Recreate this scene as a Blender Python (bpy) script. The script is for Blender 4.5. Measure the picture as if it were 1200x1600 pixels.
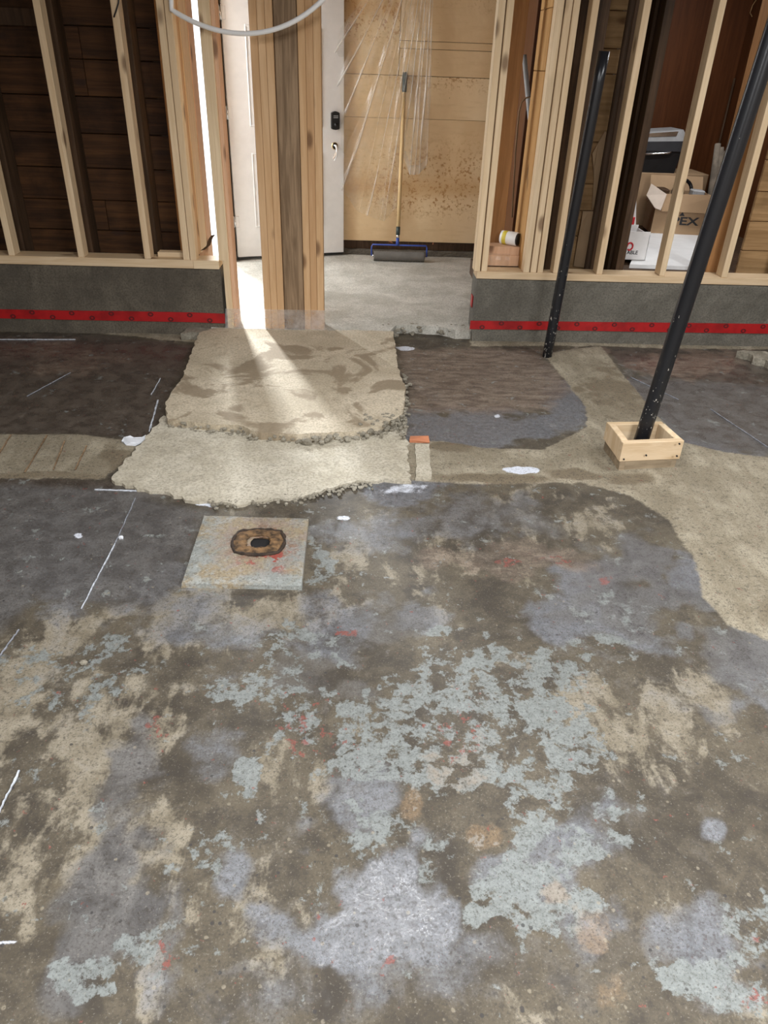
import bpy, bmesh, math, random
import numpy as np
from mathutils import Vector, Matrix
random.seed(4)
rng = np.random.default_rng(7)
scene = bpy.context.scene
for o in list(bpy.data.objects):
    bpy.data.objects.remove(o)

# ------------------------------------------------------------------ camera
FPX, PITCH, ROLL, YAW, CAMH = 1150.0, math.radians(31.4), math.radians(2.08), math.radians(2.7), 1.565
_cy, _sy = math.cos(YAW), math.sin(YAW)
FWD = np.array([_sy * math.cos(PITCH), _cy * math.cos(PITCH), -math.sin(PITCH)])
_R0 = np.array([_cy, -_sy, 0.0]); _U0 = np.cross(_R0, FWD)
RGT = math.cos(ROLL) * _R0 + math.sin(ROLL) * _U0
UPV = -math.sin(ROLL) * _R0 + math.cos(ROLL) * _U0
CAM = np.array([0, 0, CAMH])
cd = bpy.data.cameras.new('camera'); cam = bpy.data.objects.new('camera', cd)
scene.collection.objects.link(cam); scene.camera = cam
cd.sensor_fit = 'HORIZONTAL'; cd.sensor_width = 36.0; cd.lens = FPX / 1200.0 * 36.0
cd.clip_start = 0.05; cd.clip_end = 100
cam.matrix_world = Matrix(((RGT[0], UPV[0], -FWD[0], 0), (RGT[1], UPV[1], -FWD[1], 0), (RGT[2], UPV[2], -FWD[2], CAMH), (0, 0, 0, 1)))

def _ray(x, y): return FWD + (x - 600) / FPX * RGT - (y - 800) / FPX * UPV
def onY(x, y, Y):
    d = _ray(x, y); return Vector(CAM + d * (Y / d[1]))
def onZ(x, y, z=0.0):
    d = _ray(x, y); return Vector(CAM + d * ((z - CAMH) / d[2]))
def onX(x, y, X):
    d = _ray(x, y); return Vector(CAM + d * (X / d[0]))

# ------------------------------------------------------------------ world, light, exposure
vs = scene.view_settings
vs.view_transform = 'Standard'; vs.look = 'None'; vs.gamma = 1.0; vs.use_curve_mapping = False
vs.exposure = 0.35
W = bpy.data.worlds.new('daylight'); scene.world = W; W.use_nodes = True
bg = W.node_tree.nodes['Background']; bg.inputs[0].default_value = (0.93, 0.97, 1.0, 1); bg.inputs[1].default_value = 1.6

def area(name, loc, target, sx, sy, power, col):
    l = bpy.data.lights.new(name, 'AREA'); l.shape = 'RECTANGLE'; l.size = sx; l.size_y = sy; l.energy = power; l.color = col
    o = bpy.data.objects.new(name, l); scene.collection.objects.link(o); o.location = loc
    o.rotation_euler = (Vector(target) - Vector(loc)).to_track_quat('-Z', 'Y').to_euler()
    return o
# daylight coming in through the open side door of the entry
area('daylight_door', (-1.75, 6.15, 1.35), (0.2, 5.6, 0.3), 1.0, 1.9, 50, (0.93, 0.97, 1.0))
area('daylight_sky', (-1.42, 7.3, 2.1), (-.45, 4.1, 0.06), .24, .7, 340, (0.93, 0.97, 1.0))
LAMPS = [(0.10, 2.35, 2.46, 0, 30, 'burnt square pad'), (1.9, -0.5, 2.46, 0, 165, 'unframed right end of the room'), (-1.2, -0.8, 2.46, 0, 125, 'unframed left end of the room'),
         (2.5, 2.9, 2.46, math.pi / 2, 30, 'formwork box'), (2.35, 5.75, 2.46, 0, 22, 'white board in the recess, added to brighten it')]  # last light is added to brighten the storage recess
LAMPCOL = (0.97, 0.985, 1.0)

# ------------------------------------------------------------------ materials
class NT:
    def __init__(s, name):
        s.m = bpy.data.materials.new(name); s.m.use_nodes = True
        s.t = s.m.node_tree; s.b = s.t.nodes['Principled BSDF']; s.out = s.t.nodes['Material Output']
        s.tc = s.n('ShaderNodeTexCoord')
    def n(s, typ, **kw):
        nd = s.t.nodes.new(typ)
        for k, v in kw.items(): setattr(nd, k, v)
        return nd
    def l(s, a, b): s.t.links.new(a, b)
    def setin(s, sock, v):
        if hasattr(v, 'links'): s.l(v, sock)
        else:
            if isinstance(v, tuple) and len(v) == 3 and sock.type == 'RGBA': v = (*v, 1)
            sock.default_value = v
    def coords(s, scale=(1, 1, 1), rand=True, which='Object', rot=(0, 0, 0)):
        mp = s.n('ShaderNodeMapping'); mp.inputs['Scale'].default_value = scale; mp.inputs['Rotation'].default_value = rot
        if rand:
            oi = s.n('ShaderNodeObjectInfo'); mu = s.n('ShaderNodeMath', operation='MULTIPLY'); mu.inputs[1].default_value = 57.3
            s.l(oi.outputs['Random'], mu.inputs[0])
            ad = s.n('ShaderNodeVectorMath', operation='ADD'); s.l(s.tc.outputs[which], ad.inputs[0])
            cb = s.n('ShaderNodeCombineXYZ')
            for i in range(3): s.l(mu.outputs[0], cb.inputs[i])
            s.l(cb.outputs[0], ad.inputs[1]); s.l(ad.outputs[0], mp.inputs['Vector'])
        else: s.l(s.tc.outputs[which], mp.inputs['Vector'])
        return mp.outputs[0]
    def noise(s, vec, scale, detail=6, rough=0.6, dist=0.0):
        nd = s.n('ShaderNodeTexNoise'); s.l(vec, nd.inputs['Vector'])
        nd.inputs['Scale'].default_value = scale; nd.inputs['Detail'].default_value = detail
        nd.inputs['Roughness'].default_value = rough; nd.inputs['Distortion'].default_value = dist
        return nd.outputs['Fac']
    def voro(s, vec, scale, feature='F1', out='Distance'):
        nd = s.n('ShaderNodeTexVoronoi', feature=feature); s.l(vec, nd.inputs['Vector']); nd.inputs['Scale'].default_value = scale
        return nd.outputs[out]
    def math(s, op, a, b=None, c=None, clamp=False):
        nd = s.n('ShaderNodeMath', operation=op); nd.use_clamp = clamp
        s.setin(nd.inputs[0], a)
        if b is not None: s.setin(nd.inputs[1], b)
        if c is not None: s.setin(nd.inputs[2], c)
        return nd.outputs[0]
    def ramp(s, v, lo, hi, a=0.0, b=1.0):
        nd = s.n('ShaderNodeMapRange', interpolation_type='SMOOTHSTEP')
        s.setin(nd.inputs[0], v)
        for i, q in enumerate((lo, hi, a, b)): s.setin(nd.inputs[i + 1], q)
        return nd.outputs[0]
    def mix(s, f, a, b, mode='MIX'):
        nd = s.n('ShaderNodeMix', data_type='RGBA', blend_type=mode)
        s.setin(nd.inputs[0], f); s.setin(nd.inputs[6], a); s.setin(nd.inputs[7], b)
        return nd.outputs[2]
    def fmix(s, f, a, b):
        nd = s.n('ShaderNodeMix', data_type='FLOAT')
        s.setin(nd.inputs[0], f); s.setin(nd.inputs[2], a); s.setin(nd.inputs[3], b)
        return nd.outputs[0]
    def attr(s, name):
        nd = s.n('ShaderNodeAttribute', attribute_name=name); return nd.outputs['Fac']
    def bump(s, h, strength=0.3, dist=0.01):
        nd = s.n('ShaderNodeBump'); nd.inputs['Strength'].default_value = strength; nd.inputs['Distance'].default_value = dist
        s.l(h, nd.inputs['Height']); s.l(nd.outputs[0], s.b.inputs['Normal'])
    def done(s, col, rough=0.7, metal=0.0, spec=0.5):
        s.setin(s.b.inputs['Base Color'], col); s.setin(s.b.inputs['Roughness'], rough)
        s.b.inputs['Metallic'].default_value = metal; s.b.inputs['Specular IOR Level'].default_value = spec
        return s.m

def mat_plain(name, col, rough=0.6, metal=0.0, var=0.12, scale=12, bump=0.15):
    N = NT(name); v = N.coords(); f = N.noise(v, scale)
    dk = tuple(c * (1 - var) for c in col); lt = tuple(min(1, c * (1 + var)) for c in col)
    N.bump(N.noise(v, scale * 8, 3), bump, 0.002)
    return N.done(N.mix(N.ramp(f, .3, .7), dk, lt), rough, metal)

def mat_wood(name, light, dark, axis='Z', knot=(0.12, 0.055, 0.025), rough=0.65, stain=0.0, rings=1.0, knots=True):
    N = NT(name)
    st = {'Z': (1, 1, .06), 'X': (.06, 1, 1), 'Y': (1, .06, 1)}[axis]
    v = N.coords(st); v1 = N.coords((1, 1, 1))
    g = N.noise(v, 45, 4, .6, .6)
    big = N.noise(v, 7, 3, .5, 1.0)
    f = N.math('ADD', N.math('MULTIPLY', g, .55), N.math('MULTIPLY', big, .45))
    col = N.mix(N.ramp(f, .36, .66), dark, light)
    oi = N.n('ShaderNodeObjectInfo')
    tint = N.mix(oi.outputs['Random'], (0.88, 0.84, 0.80), (1.0, 1.0, 0.98))
    col = N.mix(1.0, col, tint, 'MULTIPLY')
    if knots:
        kv = N.coords({'Z': (1, 1, .45), 'X': (.45, 1, 1), 'Y': (1, .45, 1)}[axis])
        k = N.voro(kv, 6.5)
        col = N.mix(N.ramp(k, .07, .20, .75, 0), col, knot)
    if stain:
        sn = N.noise(v1, 3.0, 6, .65)
        col = N.mix(N.ramp(sn, .45, .75, 0, stain), col, tuple(c * .35 for c in dark))
    N.bump(g, .25, .003)
    return N.done(col, rough, 0.0, .2)

def mat_concrete(name, light, dark, rough=0.85, scale=2.5, pits=True, stain=None, stainamt=0.5, bumpd=.006):
    N = NT(name); v = N.coords(rand=False)
    a = N.noise(v, scale, 8, .62, .4); b = N.noise(v, 90, 4, .7); c = N.noise(v, scale * 5, 6, .65)
    col = N.mix(N.ramp(a, .35, .66), dark, light)
    col = N.mix(N.ramp(c, .45, .8, 0, .45), col, tuple(x * .75 for x in dark))
    col = N.mix(N.ramp(b, .36, .56, .6, 0), col, tuple(x * .55 for x in dark))
    col = N.mix(N.ramp(b, .58, .76, 0, .45), col, tuple(min(1, x * 1.5) for x in light))
    if stain:
        s_ = N.noise(v, 3.1, 7, .6, .8)
        col = N.mix(N.ramp(s_, .52, .60, 0, stainamt), col, stain)
    h = N.math('ADD', N.math('MULTIPLY', b, .5), N.math('MULTIPLY', c, .8))
    if pits:
        p = N.ramp(N.voro(v, 55), .05, .25); h = N.math('ADD', h, N.math('MULTIPLY', p, .35))
    N.bump(h, .45, bumpd)
    return N.done(col, rough)

M = {}
M['pine'] = mat_wood('pine_stud', (.82, .66, .46), (.69, .52, .33))
M['pine_x'] = mat_wood('pine_plate', (.78, .63, .44), (.64, .48, .30), 'X')
M['fir'] = mat_wood('fir_post', (.68, .46, .27), (.56, .345, .18))
M['pink'] = mat_wood('pink_pine', (.72, .48, .33), (.62, .39, .25))
M['oldstud'] = mat_wood('old_stud', (.095, .055, .031), (.042, .024, .013), stain=.5, knots=False)
M['timber'] = mat_wood('rough_timber', (.37, .26, .165), (.16, .105, .062), knots=False)
M['plank'] = mat_wood('old_plank', (.10, .044, .016), (.036, .016, .007), 'X', stain=.8, knot=(.03, .015, .01))
M['plank2'] = mat_wood('brown_plank', (.50, .32, .16), (.32, .195, .09), 'X', stain=.5)
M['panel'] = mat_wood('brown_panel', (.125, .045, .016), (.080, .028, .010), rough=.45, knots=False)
M['brownboard'] = mat_wood('shaded_board', (.42, .22, .09), (.28, .14, .055), knots=False)
M['gold'] = mat_wood('golden_board', (.62, .37, .15), (.50, .28, .10))
M['curb'] = mat_concrete('curb_concrete', (.135, .115, .086), (.080, .067, .050), scale=3.0)
M['curb_r'] = mat_concrete('curb_concrete_grey', (.170, .156, .128), (.110, .101, .082), scale=3.0)
M['landing'] = mat_concrete('landing_concrete', (.62, .60, .54), (.42, .40, .345), scale=3.5)
M['ramp'] = mat_concrete('ramp_concrete', (.60, .52, .395), (.47, .40, .29), scale=2.2, stain=(.24, .185, .12), stainamt=.8)
M['ramp2'] = mat_concrete('ramp_low_concrete', (.56, .515, .42), (.42, .375, .285), scale=3.5, bumpd=.014)
M['rubble'] = mat_concrete('rubble', (.36, .33, .265), (.20, .178, .135), scale=9)
M['gypsum'] = mat_plain('painted_wall', (.26, .21, .16), .85, var=.05)
M['darkwall'] = mat_plain('dark_panel', (.06, .045, .035), .9)
M['joist'] = mat_wood('ceiling_board', (.27, .19, .12), (.17, .12, .07), 'X')
M['white'] = mat_plain('white_paint', (.80, .79, .77), .45, var=.03, bump=.05)
M['white2'] = mat_plain('white_melamine', (.86, .87, .87), .4, var=.04)
M['whitecard'] = mat_plain('white_card', (.80, .79, .78), .6, var=.05)
M['card'] = mat_plain('cardboard', (.42, .28, .16), .8, var=.08, scale=5)
M['cardpale'] = mat_plain('pale_cardboard', (.68, .58, .49), .8, var=.06)
M['black'] = mat_plain('black_plastic', (.012, .012, .013), .35, var=.2)
M['abs'] = None
M['grey'] = mat_plain('grey_plastic', (.42, .43, .44), .4)
M['steel'] = mat_plain('steel', (.75, .75, .75), .25, 1.0)
M['brass'] = mat_plain('brass_plate', (.65, .45, .2), .3, 1.0)
M['blue'] = mat_plain('blue_enamel', (.03, .07, .33), .4)
M['grip'] = mat_plain('dark_green_grip', (.035, .05, .045), .5)
M['rollernap'] = mat_plain('grey_nap', (.15, .14, .125), .95, bump=.8)
M['pole'] = mat_wood('pole_wood', (.72, .53, .29), (.60, .42, .21), knots=False)
M['cable'] = mat_plain('white_tube', (.93, .94, .95), .35, var=.02)
M['redink'] = mat_plain('red_print', (.62, .02, .03), .6)
M['greyink'] = mat_plain('dark_print', (.03, .03, .035), .6)
M['yellow'] = mat_plain('yellow_print', (.75, .62, .08), .5)
M['cloth'] = mat_plain('beige_cloth', (.19, .16, .125), .95, var=.3)
M['chalk'] = mat_plain('chalk', (.50, .53, .58), .9, var=.3, scale=60)
M['chalkfaint'] = mat_plain('faint_chalk', (.24, .25, .28), .9, var=.4, scale=60)
M['brick'] = mat_plain('brick', (.52, .20, .10), .9)
M['debris'] = mat_plain('pale_debris', (.66, .68, .72), .7)
M['burn'] = mat_plain('burnt_brown', (.12, .068, .03), .9, var=.85, scale=30, bump=.8)
M['burnrim'] = mat_plain('charred', (.035, .022, .014), .9, var=.5, scale=40, bump=.8)
M['void'] = mat_plain('void_black', (.006, .005, .005), .95)  # near-black that stands in for the dark inside holes; also nail heads

def m_abs():
    N = NT('black_pipe'); v = N.coords((1, 1, .5), rand=False)
    sp = N.noise(v, 70, 3, .7); zz = N.n('ShaderNodeSeparateXYZ'); N.l(N.tc.outputs['Object'], zz.inputs[0])
    lim = N.ramp(zz.outputs[2], 0, 1.2, .62, .77)
    f = N.math('GREATER_THAN', sp, lim)
    N.bump(sp, .1, .002)
    return N.done(N.mix(f, (.010, .011, .014), (.42, .40, .36)), N.fmix(f, .28, .8))
M['abs'] = m_abs()

def m_tape():
    N = NT('red_tape'); v = N.coords(rand=False)
    f = N.noise(v, 9, 4)
    N.bump(N.noise(v, 25, 3), .4, .003)
    return N.done(N.mix(N.ramp(f, .4, .7), (.40, .010, .012), (.27, .007, .009)), .38)
M['tape'] = m_tape()

def m_ply():
    N = NT('stained_plywood'); v = N.coords(rand=False); g = N.coords((.15, 1, 1), rand=False)
    a = N.noise(v, 1.6, 5, .6, .5); b = N.noise(g, 26, 4, .6)
    col = N.mix(N.ramp(a, .35, .68), (.64, .45, .245), (.76, .58, .35))
    col = N.mix(N.ramp(b, .5, .8, 0, .35), col, (.46, .29, .13))
    sx = N.n('ShaderNodeSeparateXYZ'); N.l(N.tc.outputs['Object'], sx.inputs[0])
    z = sx.outputs[2]; x = sx.outputs[0]
    band = N.math('MULTIPLY', N.ramp(z, .15, .35), N.ramp(z, .55, .95, 1, 0))
    band = N.math('MULTIPLY', band, N.ramp(x, -.1, .35, .25, 1))
    sp = N.noise(v, 42, 3, .65)
    col = N.mix(N.math('MULTIPLY', band, N.ramp(sp, .52, .64)), col, (.38, .19, .06))
    hz = N.math('MULTIPLY', N.ramp(z, .33, .45), N.ramp(z, .45, .62, 1, 0))
    col = N.mix(N.math('MULTIPLY', hz, .55), col, (.50, .28, .10))
    k = N.voro(v, 9)
    col = N.mix(N.ramp(k, .02, .05, .9, 0), col, (.12, .06, .03))
    return N.done(col, .55)
M['ply'] = m_ply()

def m_film(name, opac, tint, rough=.12):
    N = NT(name); t = N.t
    tr = N.n('ShaderNodeBsdfTransparent'); tr.inputs[0].default_value = (.97, .97, .96, 1)
    gl = N.n('ShaderNodeBsdfGlossy'); gl.inputs['Roughness'].default_value = rough
    df = N.n('ShaderNodeBsdfDiffuse'); df.inputs[0].default_value = (*tint, 1)
    tl = N.n('ShaderNodeBsdfTranslucent'); tl.inputs[0].default_value = (*tint, 1)
    m0 = N.n('ShaderNodeMixShader'); m0.inputs[0].default_value = .5; N.l(df.outputs[0], m0.inputs[1]); N.l(tl.outputs[0], m0.inputs[2])
    m1 = N.n('ShaderNodeMixShader'); N.l(tr.outputs[0], m1.inputs[1]); N.l(m0.outputs[0], m1.inputs[2])
    v = N.coords(rand=False); N.setin(m1.inputs[0], N.math('ADD', N.ramp(N.noise(v, 6, 5, .7), .35, .75, opac * .4, opac * 1.6), N.math('MULTIPLY', N.attr('crease'), .75), clamp=True))
    m2 = N.n('ShaderNodeMixShader')
    lw = N.n('ShaderNodeLayerWeight'); lw.inputs[0].default_value = .5
    N.setin(m2.inputs[0], N.math('ADD', .035, N.math('MULTIPLY', N.math('POWER', lw.outputs['Facing'], 4.0), .45))); N.l(m1.outputs[0], m2.inputs[1]); N.l(gl.outputs[0], m2.inputs[2])
    N.l(m2.outputs[0], N.out.inputs[0]); return N.m
M['film'] = m_film('clear_film', .13, (.92, .90, .86), .2)
M['filmstrip'] = m_film('milky_film', .42, (.86, .86, .88), .3)

# ------------------------------------------------------------------ floor material (layers driven by attributes + noise)
def m_floor():
    N = NT('worn_concrete_floor'); v = N.coords(rand=False)
    n1 = N.noise(v, 3.2, 9, .66, .5); n2 = N.noise(v, 11, 9, .68, .35); n3 = N.noise(v, 45, 6, .7); n4 = N.noise(v, 170, 3, .7)
    nm = N.math('ADD', N.math('MULTIPLY', n1, .5), N.math('MULTIPLY', n2, .5))
    n5 = N.noise(v, 7.3, 10, .72, .25); n6 = N.noise(v, 21, 8, .7, .2)
    npnt = N.math('ADD', N.math('MULTIPLY', n5, .48), N.math('MULTIPLY', n6, .52))
    nv = N.noise(v, 1.9, 8, .62, .6)
    def mask(name, noise, amp, w):
        a = N.math('ADD', N.attr(name), N.math('MULTIPLY', N.math('SUBTRACT', noise, .5), amp))
        return N.ramp(a, .5 - w, .5 + w)
    # ground: brown concrete
    col = N.mix(N.ramp(n1, .36, .64), (.042, .033, .022), (.102, .083, .055))
    col = N.mix(N.ramp(n2, .40, .66, 0, .6), col, (.122, .101, .070))
    col = N.mix(N.ramp(n5, .36, .50, .75, 0), col, (.034, .027, .020))
    rough = .62
    vs_ = N.coords((1.5, .55, 1), rand=False); ns = N.noise(vs_, 6.0, 9, .66, .5)
    mt = mask('tan', N.math('ADD', N.math('MULTIPLY', nm, .5), N.math('MULTIPLY', ns, .5)), 3.6, .11)
    col = N.mix(N.math('MULTIPLY', mt, .9), col, N.mix(N.ramp(n2, .35, .65), (.165, .138, .095), (.275, .24, .18)))
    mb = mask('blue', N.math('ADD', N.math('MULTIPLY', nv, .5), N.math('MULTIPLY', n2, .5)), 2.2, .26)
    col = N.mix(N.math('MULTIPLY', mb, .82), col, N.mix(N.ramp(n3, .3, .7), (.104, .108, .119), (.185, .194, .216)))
    md = mask('dark', nm, .9, .16)
    dcol = N.mix(N.ramp(n2, .38, .64), (.050, .040, .034), (.105, .086, .070))
    col = N.mix(N.math('MULTIPLY', md, .93), col, dcol)
    mg = mask('slate', nm, 1.3, .25)
    col = N.mix(N.math('MULTIPLY', mg, .9), col, N.mix(N.ramp(n2, .38, .64), (.080, .076, .075), (.125, .120, .117)))
    mr = mask('redbrown', nm, 1.3, .2)
    col = N.mix(N.math('MULTIPLY', mr, .75), col, N.mix(N.ramp(N.noise(N.coords((.6, 1.6, 1), rand=False), 14, 8, .72, .5), .36, .64), (.105, .070, .052), (.25, .195, .15)))
    mf = mask('fresh', N.math('ADD', N.math('MULTIPLY', nm, .6), N.math('MULTIPLY', n6, .4)), .75, .06)
    fcol = N.mix(N.ramp(n1, .35, .65), (.215, .182, .126), (.375, .33, .245))
    fcol = N.mix(N.ramp(n3, .55, .75, 0, .5), fcol, (.50, .46, .37))
    fcol = N.mix(N.ramp(N.noise(N.coords((2.2, .5, 1), rand=False, rot=(0, 0, -.5)), 5.5, 8, .68, .6), .40, .62, .55, 0), fcol, (.20, .165, .11))
    fcol = N.mix(mask('damp', nm, 1.6, .25), fcol, (.155, .122, .078))
    col = N.mix(mf, col, fcol)
    mp = N.math('MULTIPLY', mask('paint', npnt, 3.6, .07), N.math('SUBTRACT', 1.0, mf))
    pcol = N.mix(N.ramp(n3, .3, .7), (.150, .162, .155), (.225, .244, .236))
    col = N.mix(N.math('MULTIPLY', mp, .92), col, pcol)
    mo = mask('rust', npnt, 3.4, .22)
    col = N.mix(N.math('MULTIPLY', mo, .33), col, (.30, .19, .10))
    nred = N.noise(v, 34, 6, .68, .2)
    mred = mask('red', nred, 3.6, .06)
    col = N.mix(N.math('MULTIPLY', mred, .8), col, (.20, .055, .042))
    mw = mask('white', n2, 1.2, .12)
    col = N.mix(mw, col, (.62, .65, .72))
    # aggregate and speckle
    vc = N.n('ShaderNodeTexVoronoi'); N.l(v, vc.inputs['Vector']); vc.inputs['Scale'].default_value = 62
    sp = N.n('ShaderNodeSeparateColor'); N.l(vc.outputs['Color'], sp.inputs[0])
    big = N.ramp(vc.outputs['Distance'], .20, .34, 1, 0)
    ex = N.attr('aggregate')
    dk = N.math('MULTIPLY', N.math('GREATER_THAN', sp.outputs[0], N.fmix(ex, .995, .955)), big)
    lt = N.math('MULTIPLY', N.math('LESS_THAN', sp.outputs[1], N.fmix(ex, .008, .05)), big)
    col = N.mix(N.math('MULTIPLY', dk, .85), col, (.03, .028, .028))
    col = N.mix(N.math('MULTIPLY', lt, .5), col, (.30, .26, .19))
    col = N.mix(N.ramp(n4, .32, .48, .62, 0), col, (.045, .038, .03))
    col = N.mix(N.ramp(n4, .57, .74, 0, .40), col, (.36, .335, .285))
    n7 = N.noise(v, 75, 5, .75)
    col = N.mix(N.ramp(n7, .36, .48, .6, 0), col, (.040, .033, .026))
    wet = N.math('MAXIMUM', N.math('MAXIMUM', mb, mg), md)
    r = N.fmix(wet, .70, N.math('ADD', N.ramp(n2, .35, .65, .20, .36), N.ramp(n4, .4, .6, .12, 0)))
    r = N.fmix(mt, r, .72); r = N.fmix(mf, r, .85); r = N.fmix(mp, r, .48)
    h = N.math('ADD', N.math('MULTIPLY', n3, .6), N.math('MULTIPLY', n4, .35))
    h = N.math('ADD', h, N.math('MULTIPLY', mp, .5))
    h = N.math('MULTIPLY', h, N.fmix(wet, 1.0, .6))
    N.bump(h, .35, .004)
    return N.done(col, r)
M['floor'] = m_floor()

# ------------------------------------------------------------------ object helpers
COL = scene.collection
ROOT = {}
def tag(o, label=None, cat=None, group=None, kind=None):
    if label: o['label'] = label
    if cat: o['category'] = cat
    if group: o['group'] = group
    if kind: o['kind'] = kind
    return o
def empty(name, loc=(0, 0, 0), rotz=0.0, local=False):
    o = bpy.data.objects.new(name, None); COL.objects.link(o); o.empty_display_size = .05
    o.location = loc; o.rotation_euler = (0, 0, rotz)
    ROOT[o] = Vector((0, 0, 0)) if local else Vector(loc)
    return o
def put(name, me, loc, mat, parent=None, smooth=False):
    o = bpy.data.objects.new(name, me); COL.objects.link(o)
    if mat is not None and not me.materials: me.materials.append(M[mat] if isinstance(mat, str) else mat)
    if smooth:
        for p in me.polygons: p.use_smooth = True
    loc = Vector(loc)
    if parent is not None:
        o.parent = parent; o.location = loc - ROOT.get(parent, Vector((0, 0, 0)))
    else: o.location = loc
    ROOT[o] = loc.copy()
    return o
def box(name, x0, x1, y0, y1, z0, z1, mat, parent=None, bev=.002, jit=0.0):
    """box with a small chamfer, origin at the middle of its base"""
    bm = bmesh.new(); bmesh.ops.create_cube(bm, size=1)
    sx, sy, sz = x1 - x0, y1 - y0, z1 - z0
    for v in bm.verts:
        v.co = Vector((v.co.x * sx, v.co.y * sy, (v.co.z + .5) * sz))
        if jit: v.co += Vector((random.uniform(-jit, jit), random.uniform(-jit, jit), random.uniform(-jit, jit)))
    if bev: bmesh.ops.bevel(bm, geom=bm.edges[:], offset=min(bev, sx * .3, sy * .3, sz * .3), segments=1, affect='EDGES')
    me = bpy.data.meshes.new(name); bm.to_mesh(me); bm.free()
    return put(name, me, ((x0 + x1) / 2, (y0 + y1) / 2, z0), mat, parent)
def mesh(name, verts, faces, mat, parent=None, smooth=False, origin=None):
    vs_ = [Vector(v) for v in verts]
    if origin is None:
        origin = Vector((sum(v.x for v in vs_) / len(vs_), sum(v.y for v in vs_) / len(vs_), min(v.z for v in vs_)))
    origin = Vector(origin)
    me = bpy.data.meshes.new(name); me.from_pydata([tuple(v - origin) for v in vs_], [], faces); me.update()
    bm = bmesh.new(); bm.from_mesh(me); bmesh.ops.recalc_face_normals(bm, faces=bm.faces[:]); bm.to_mesh(me); bm.free()
    return put(name, me, origin, mat, parent, smooth)
def prism(name, pts, d, mat, parent=None):
    """closed outline pts (3-D, planar) pushed along vector d"""
    n = len(pts); d = Vector(d); pts = [Vector(p) for p in pts]
    v = pts + [p + d for p in pts]
    f = [list(range(n)), list(range(2 * n - 1, n - 1, -1))] + [[i, (i + 1) % n, n + (i + 1) % n, n + i] for i in range(n)]
    return mesh(name, v, f, mat, parent)
def tube(name, pts, r, mat, parent=None, seg=10, hollow=0.0, rad=None, origin=None):
    pts = [Vector(p) for p in pts]; n = len(pts); V = []; Fc = []
    up = Vector((0, 0, 1)); t0 = (pts[1] - pts[0]).normalized()
    if abs(t0.dot(up)) > .9: up = Vector((1, 0, 0))
    a = t0.cross(up).normalized()
    for i, p in enumerate(pts):
        t = (pts[min(i + 1, n - 1)] - pts[max(i - 1, 0)]).normalized()
        a = (a - t * a.dot(t)).normalized(); b = t.cross(a)
        rr = rad[i] if rad else r
        for k in range(seg):
            an = 2 * math.pi * k / seg; V.append(p + (a * math.cos(an) + b * math.sin(an)) * rr)
    for i in range(n - 1):
        for k in range(seg):
            k2 = (k + 1) % seg; Fc.append([i * seg + k, i * seg + k2, (i + 1) * seg + k2, (i + 1) * seg + k])
    if hollow:   # open top end with a visible wall thickness
        base = len(V); t = (pts[-1] - pts[-2]).normalized()
        top = [V[(n - 1) * seg + k] for k in range(seg)]
        inn = [pts[-1] + (q - pts[-1]) * hollow for q in top]; dn = [q - t * .12 for q in inn]
        V += inn + dn
        for k in range(seg):
            k2 = (k + 1) % seg
            Fc.append([(n - 1) * seg + k, (n - 1) * seg + k2, base + k2, base + k]); Fc.append([base + k, base + k2, base + seg + k2, base + seg + k])
        Fc.append([base + seg + k for k in range(seg)])
    else: Fc.append([(n - 1) * seg + k for k in range(seg)])
    Fc.append([seg - 1 - k for k in range(seg)])
    return mesh(name, V, Fc, mat, parent, True, origin or pts[0])
def bez(p0, p1, p2, p3, n=20):
    P = [Vector(p) for p in (p0, p1, p2, p3)]
    return [P[0] * (1 - t) ** 3 + P[1] * 3 * t * (1 - t) ** 2 + P[2] * 3 * t * t * (1 - t) + P[3] * t ** 3 for t in [i / n for i in range(n + 1)]]
def text(name, s, loc, size, mat, parent, rot, sx=1.0, bold=0.0):
    c = bpy.data.curves.new(name, 'FONT'); c.body = s; c.size = size; c.extrude = .0006; c.offset = bold
    t = bpy.data.objects.new(name, c); COL.objects.link(t)
    me = bpy.data.meshes.new_from_object(t); bpy.data.objects.remove(t)
    R = Matrix.Rotation(rot[2], 4, 'Z') @ Matrix.Rotation(rot[0], 4, 'X') @ Matrix.Diagonal((sx, 1, 1, 1))
    me.transform(R)
    return put(name, me, loc, mat, parent)
def structure(o): o['kind'] = 'structure'; return o

# ------------------------------------------------------------------ value noise for geometry
def vnoise(x, y, s, seed=0, oct=4):
    out = np.zeros_like(x, dtype=float); amp = 1.0; tot = 0
    g = np.random.default_rng(seed).random((64, 64))
    for k in range(oct):
        u = x * s; w = y * s; iu = np.floor(u).astype(int); iw = np.floor(w).astype(int)
        fu = u - iu; fw = w - iw; fu = fu * fu * (3 - 2 * fu); fw = fw * fw * (3 - 2 * fw)
        a = g[iu % 64, iw % 64]; b = g[(iu + 1) % 64, iw % 64]; c = g[iu % 64, (iw + 1) % 64]; d = g[(iu + 1) % 64, (iw + 1) % 64]
        out += amp * ((a * (1 - fu) + b * fu) * (1 - fw) + (c * (1 - fu) + d * fu) * fw)
        tot += amp; amp *= .55; s *= 2.03
    return out / tot

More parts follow.
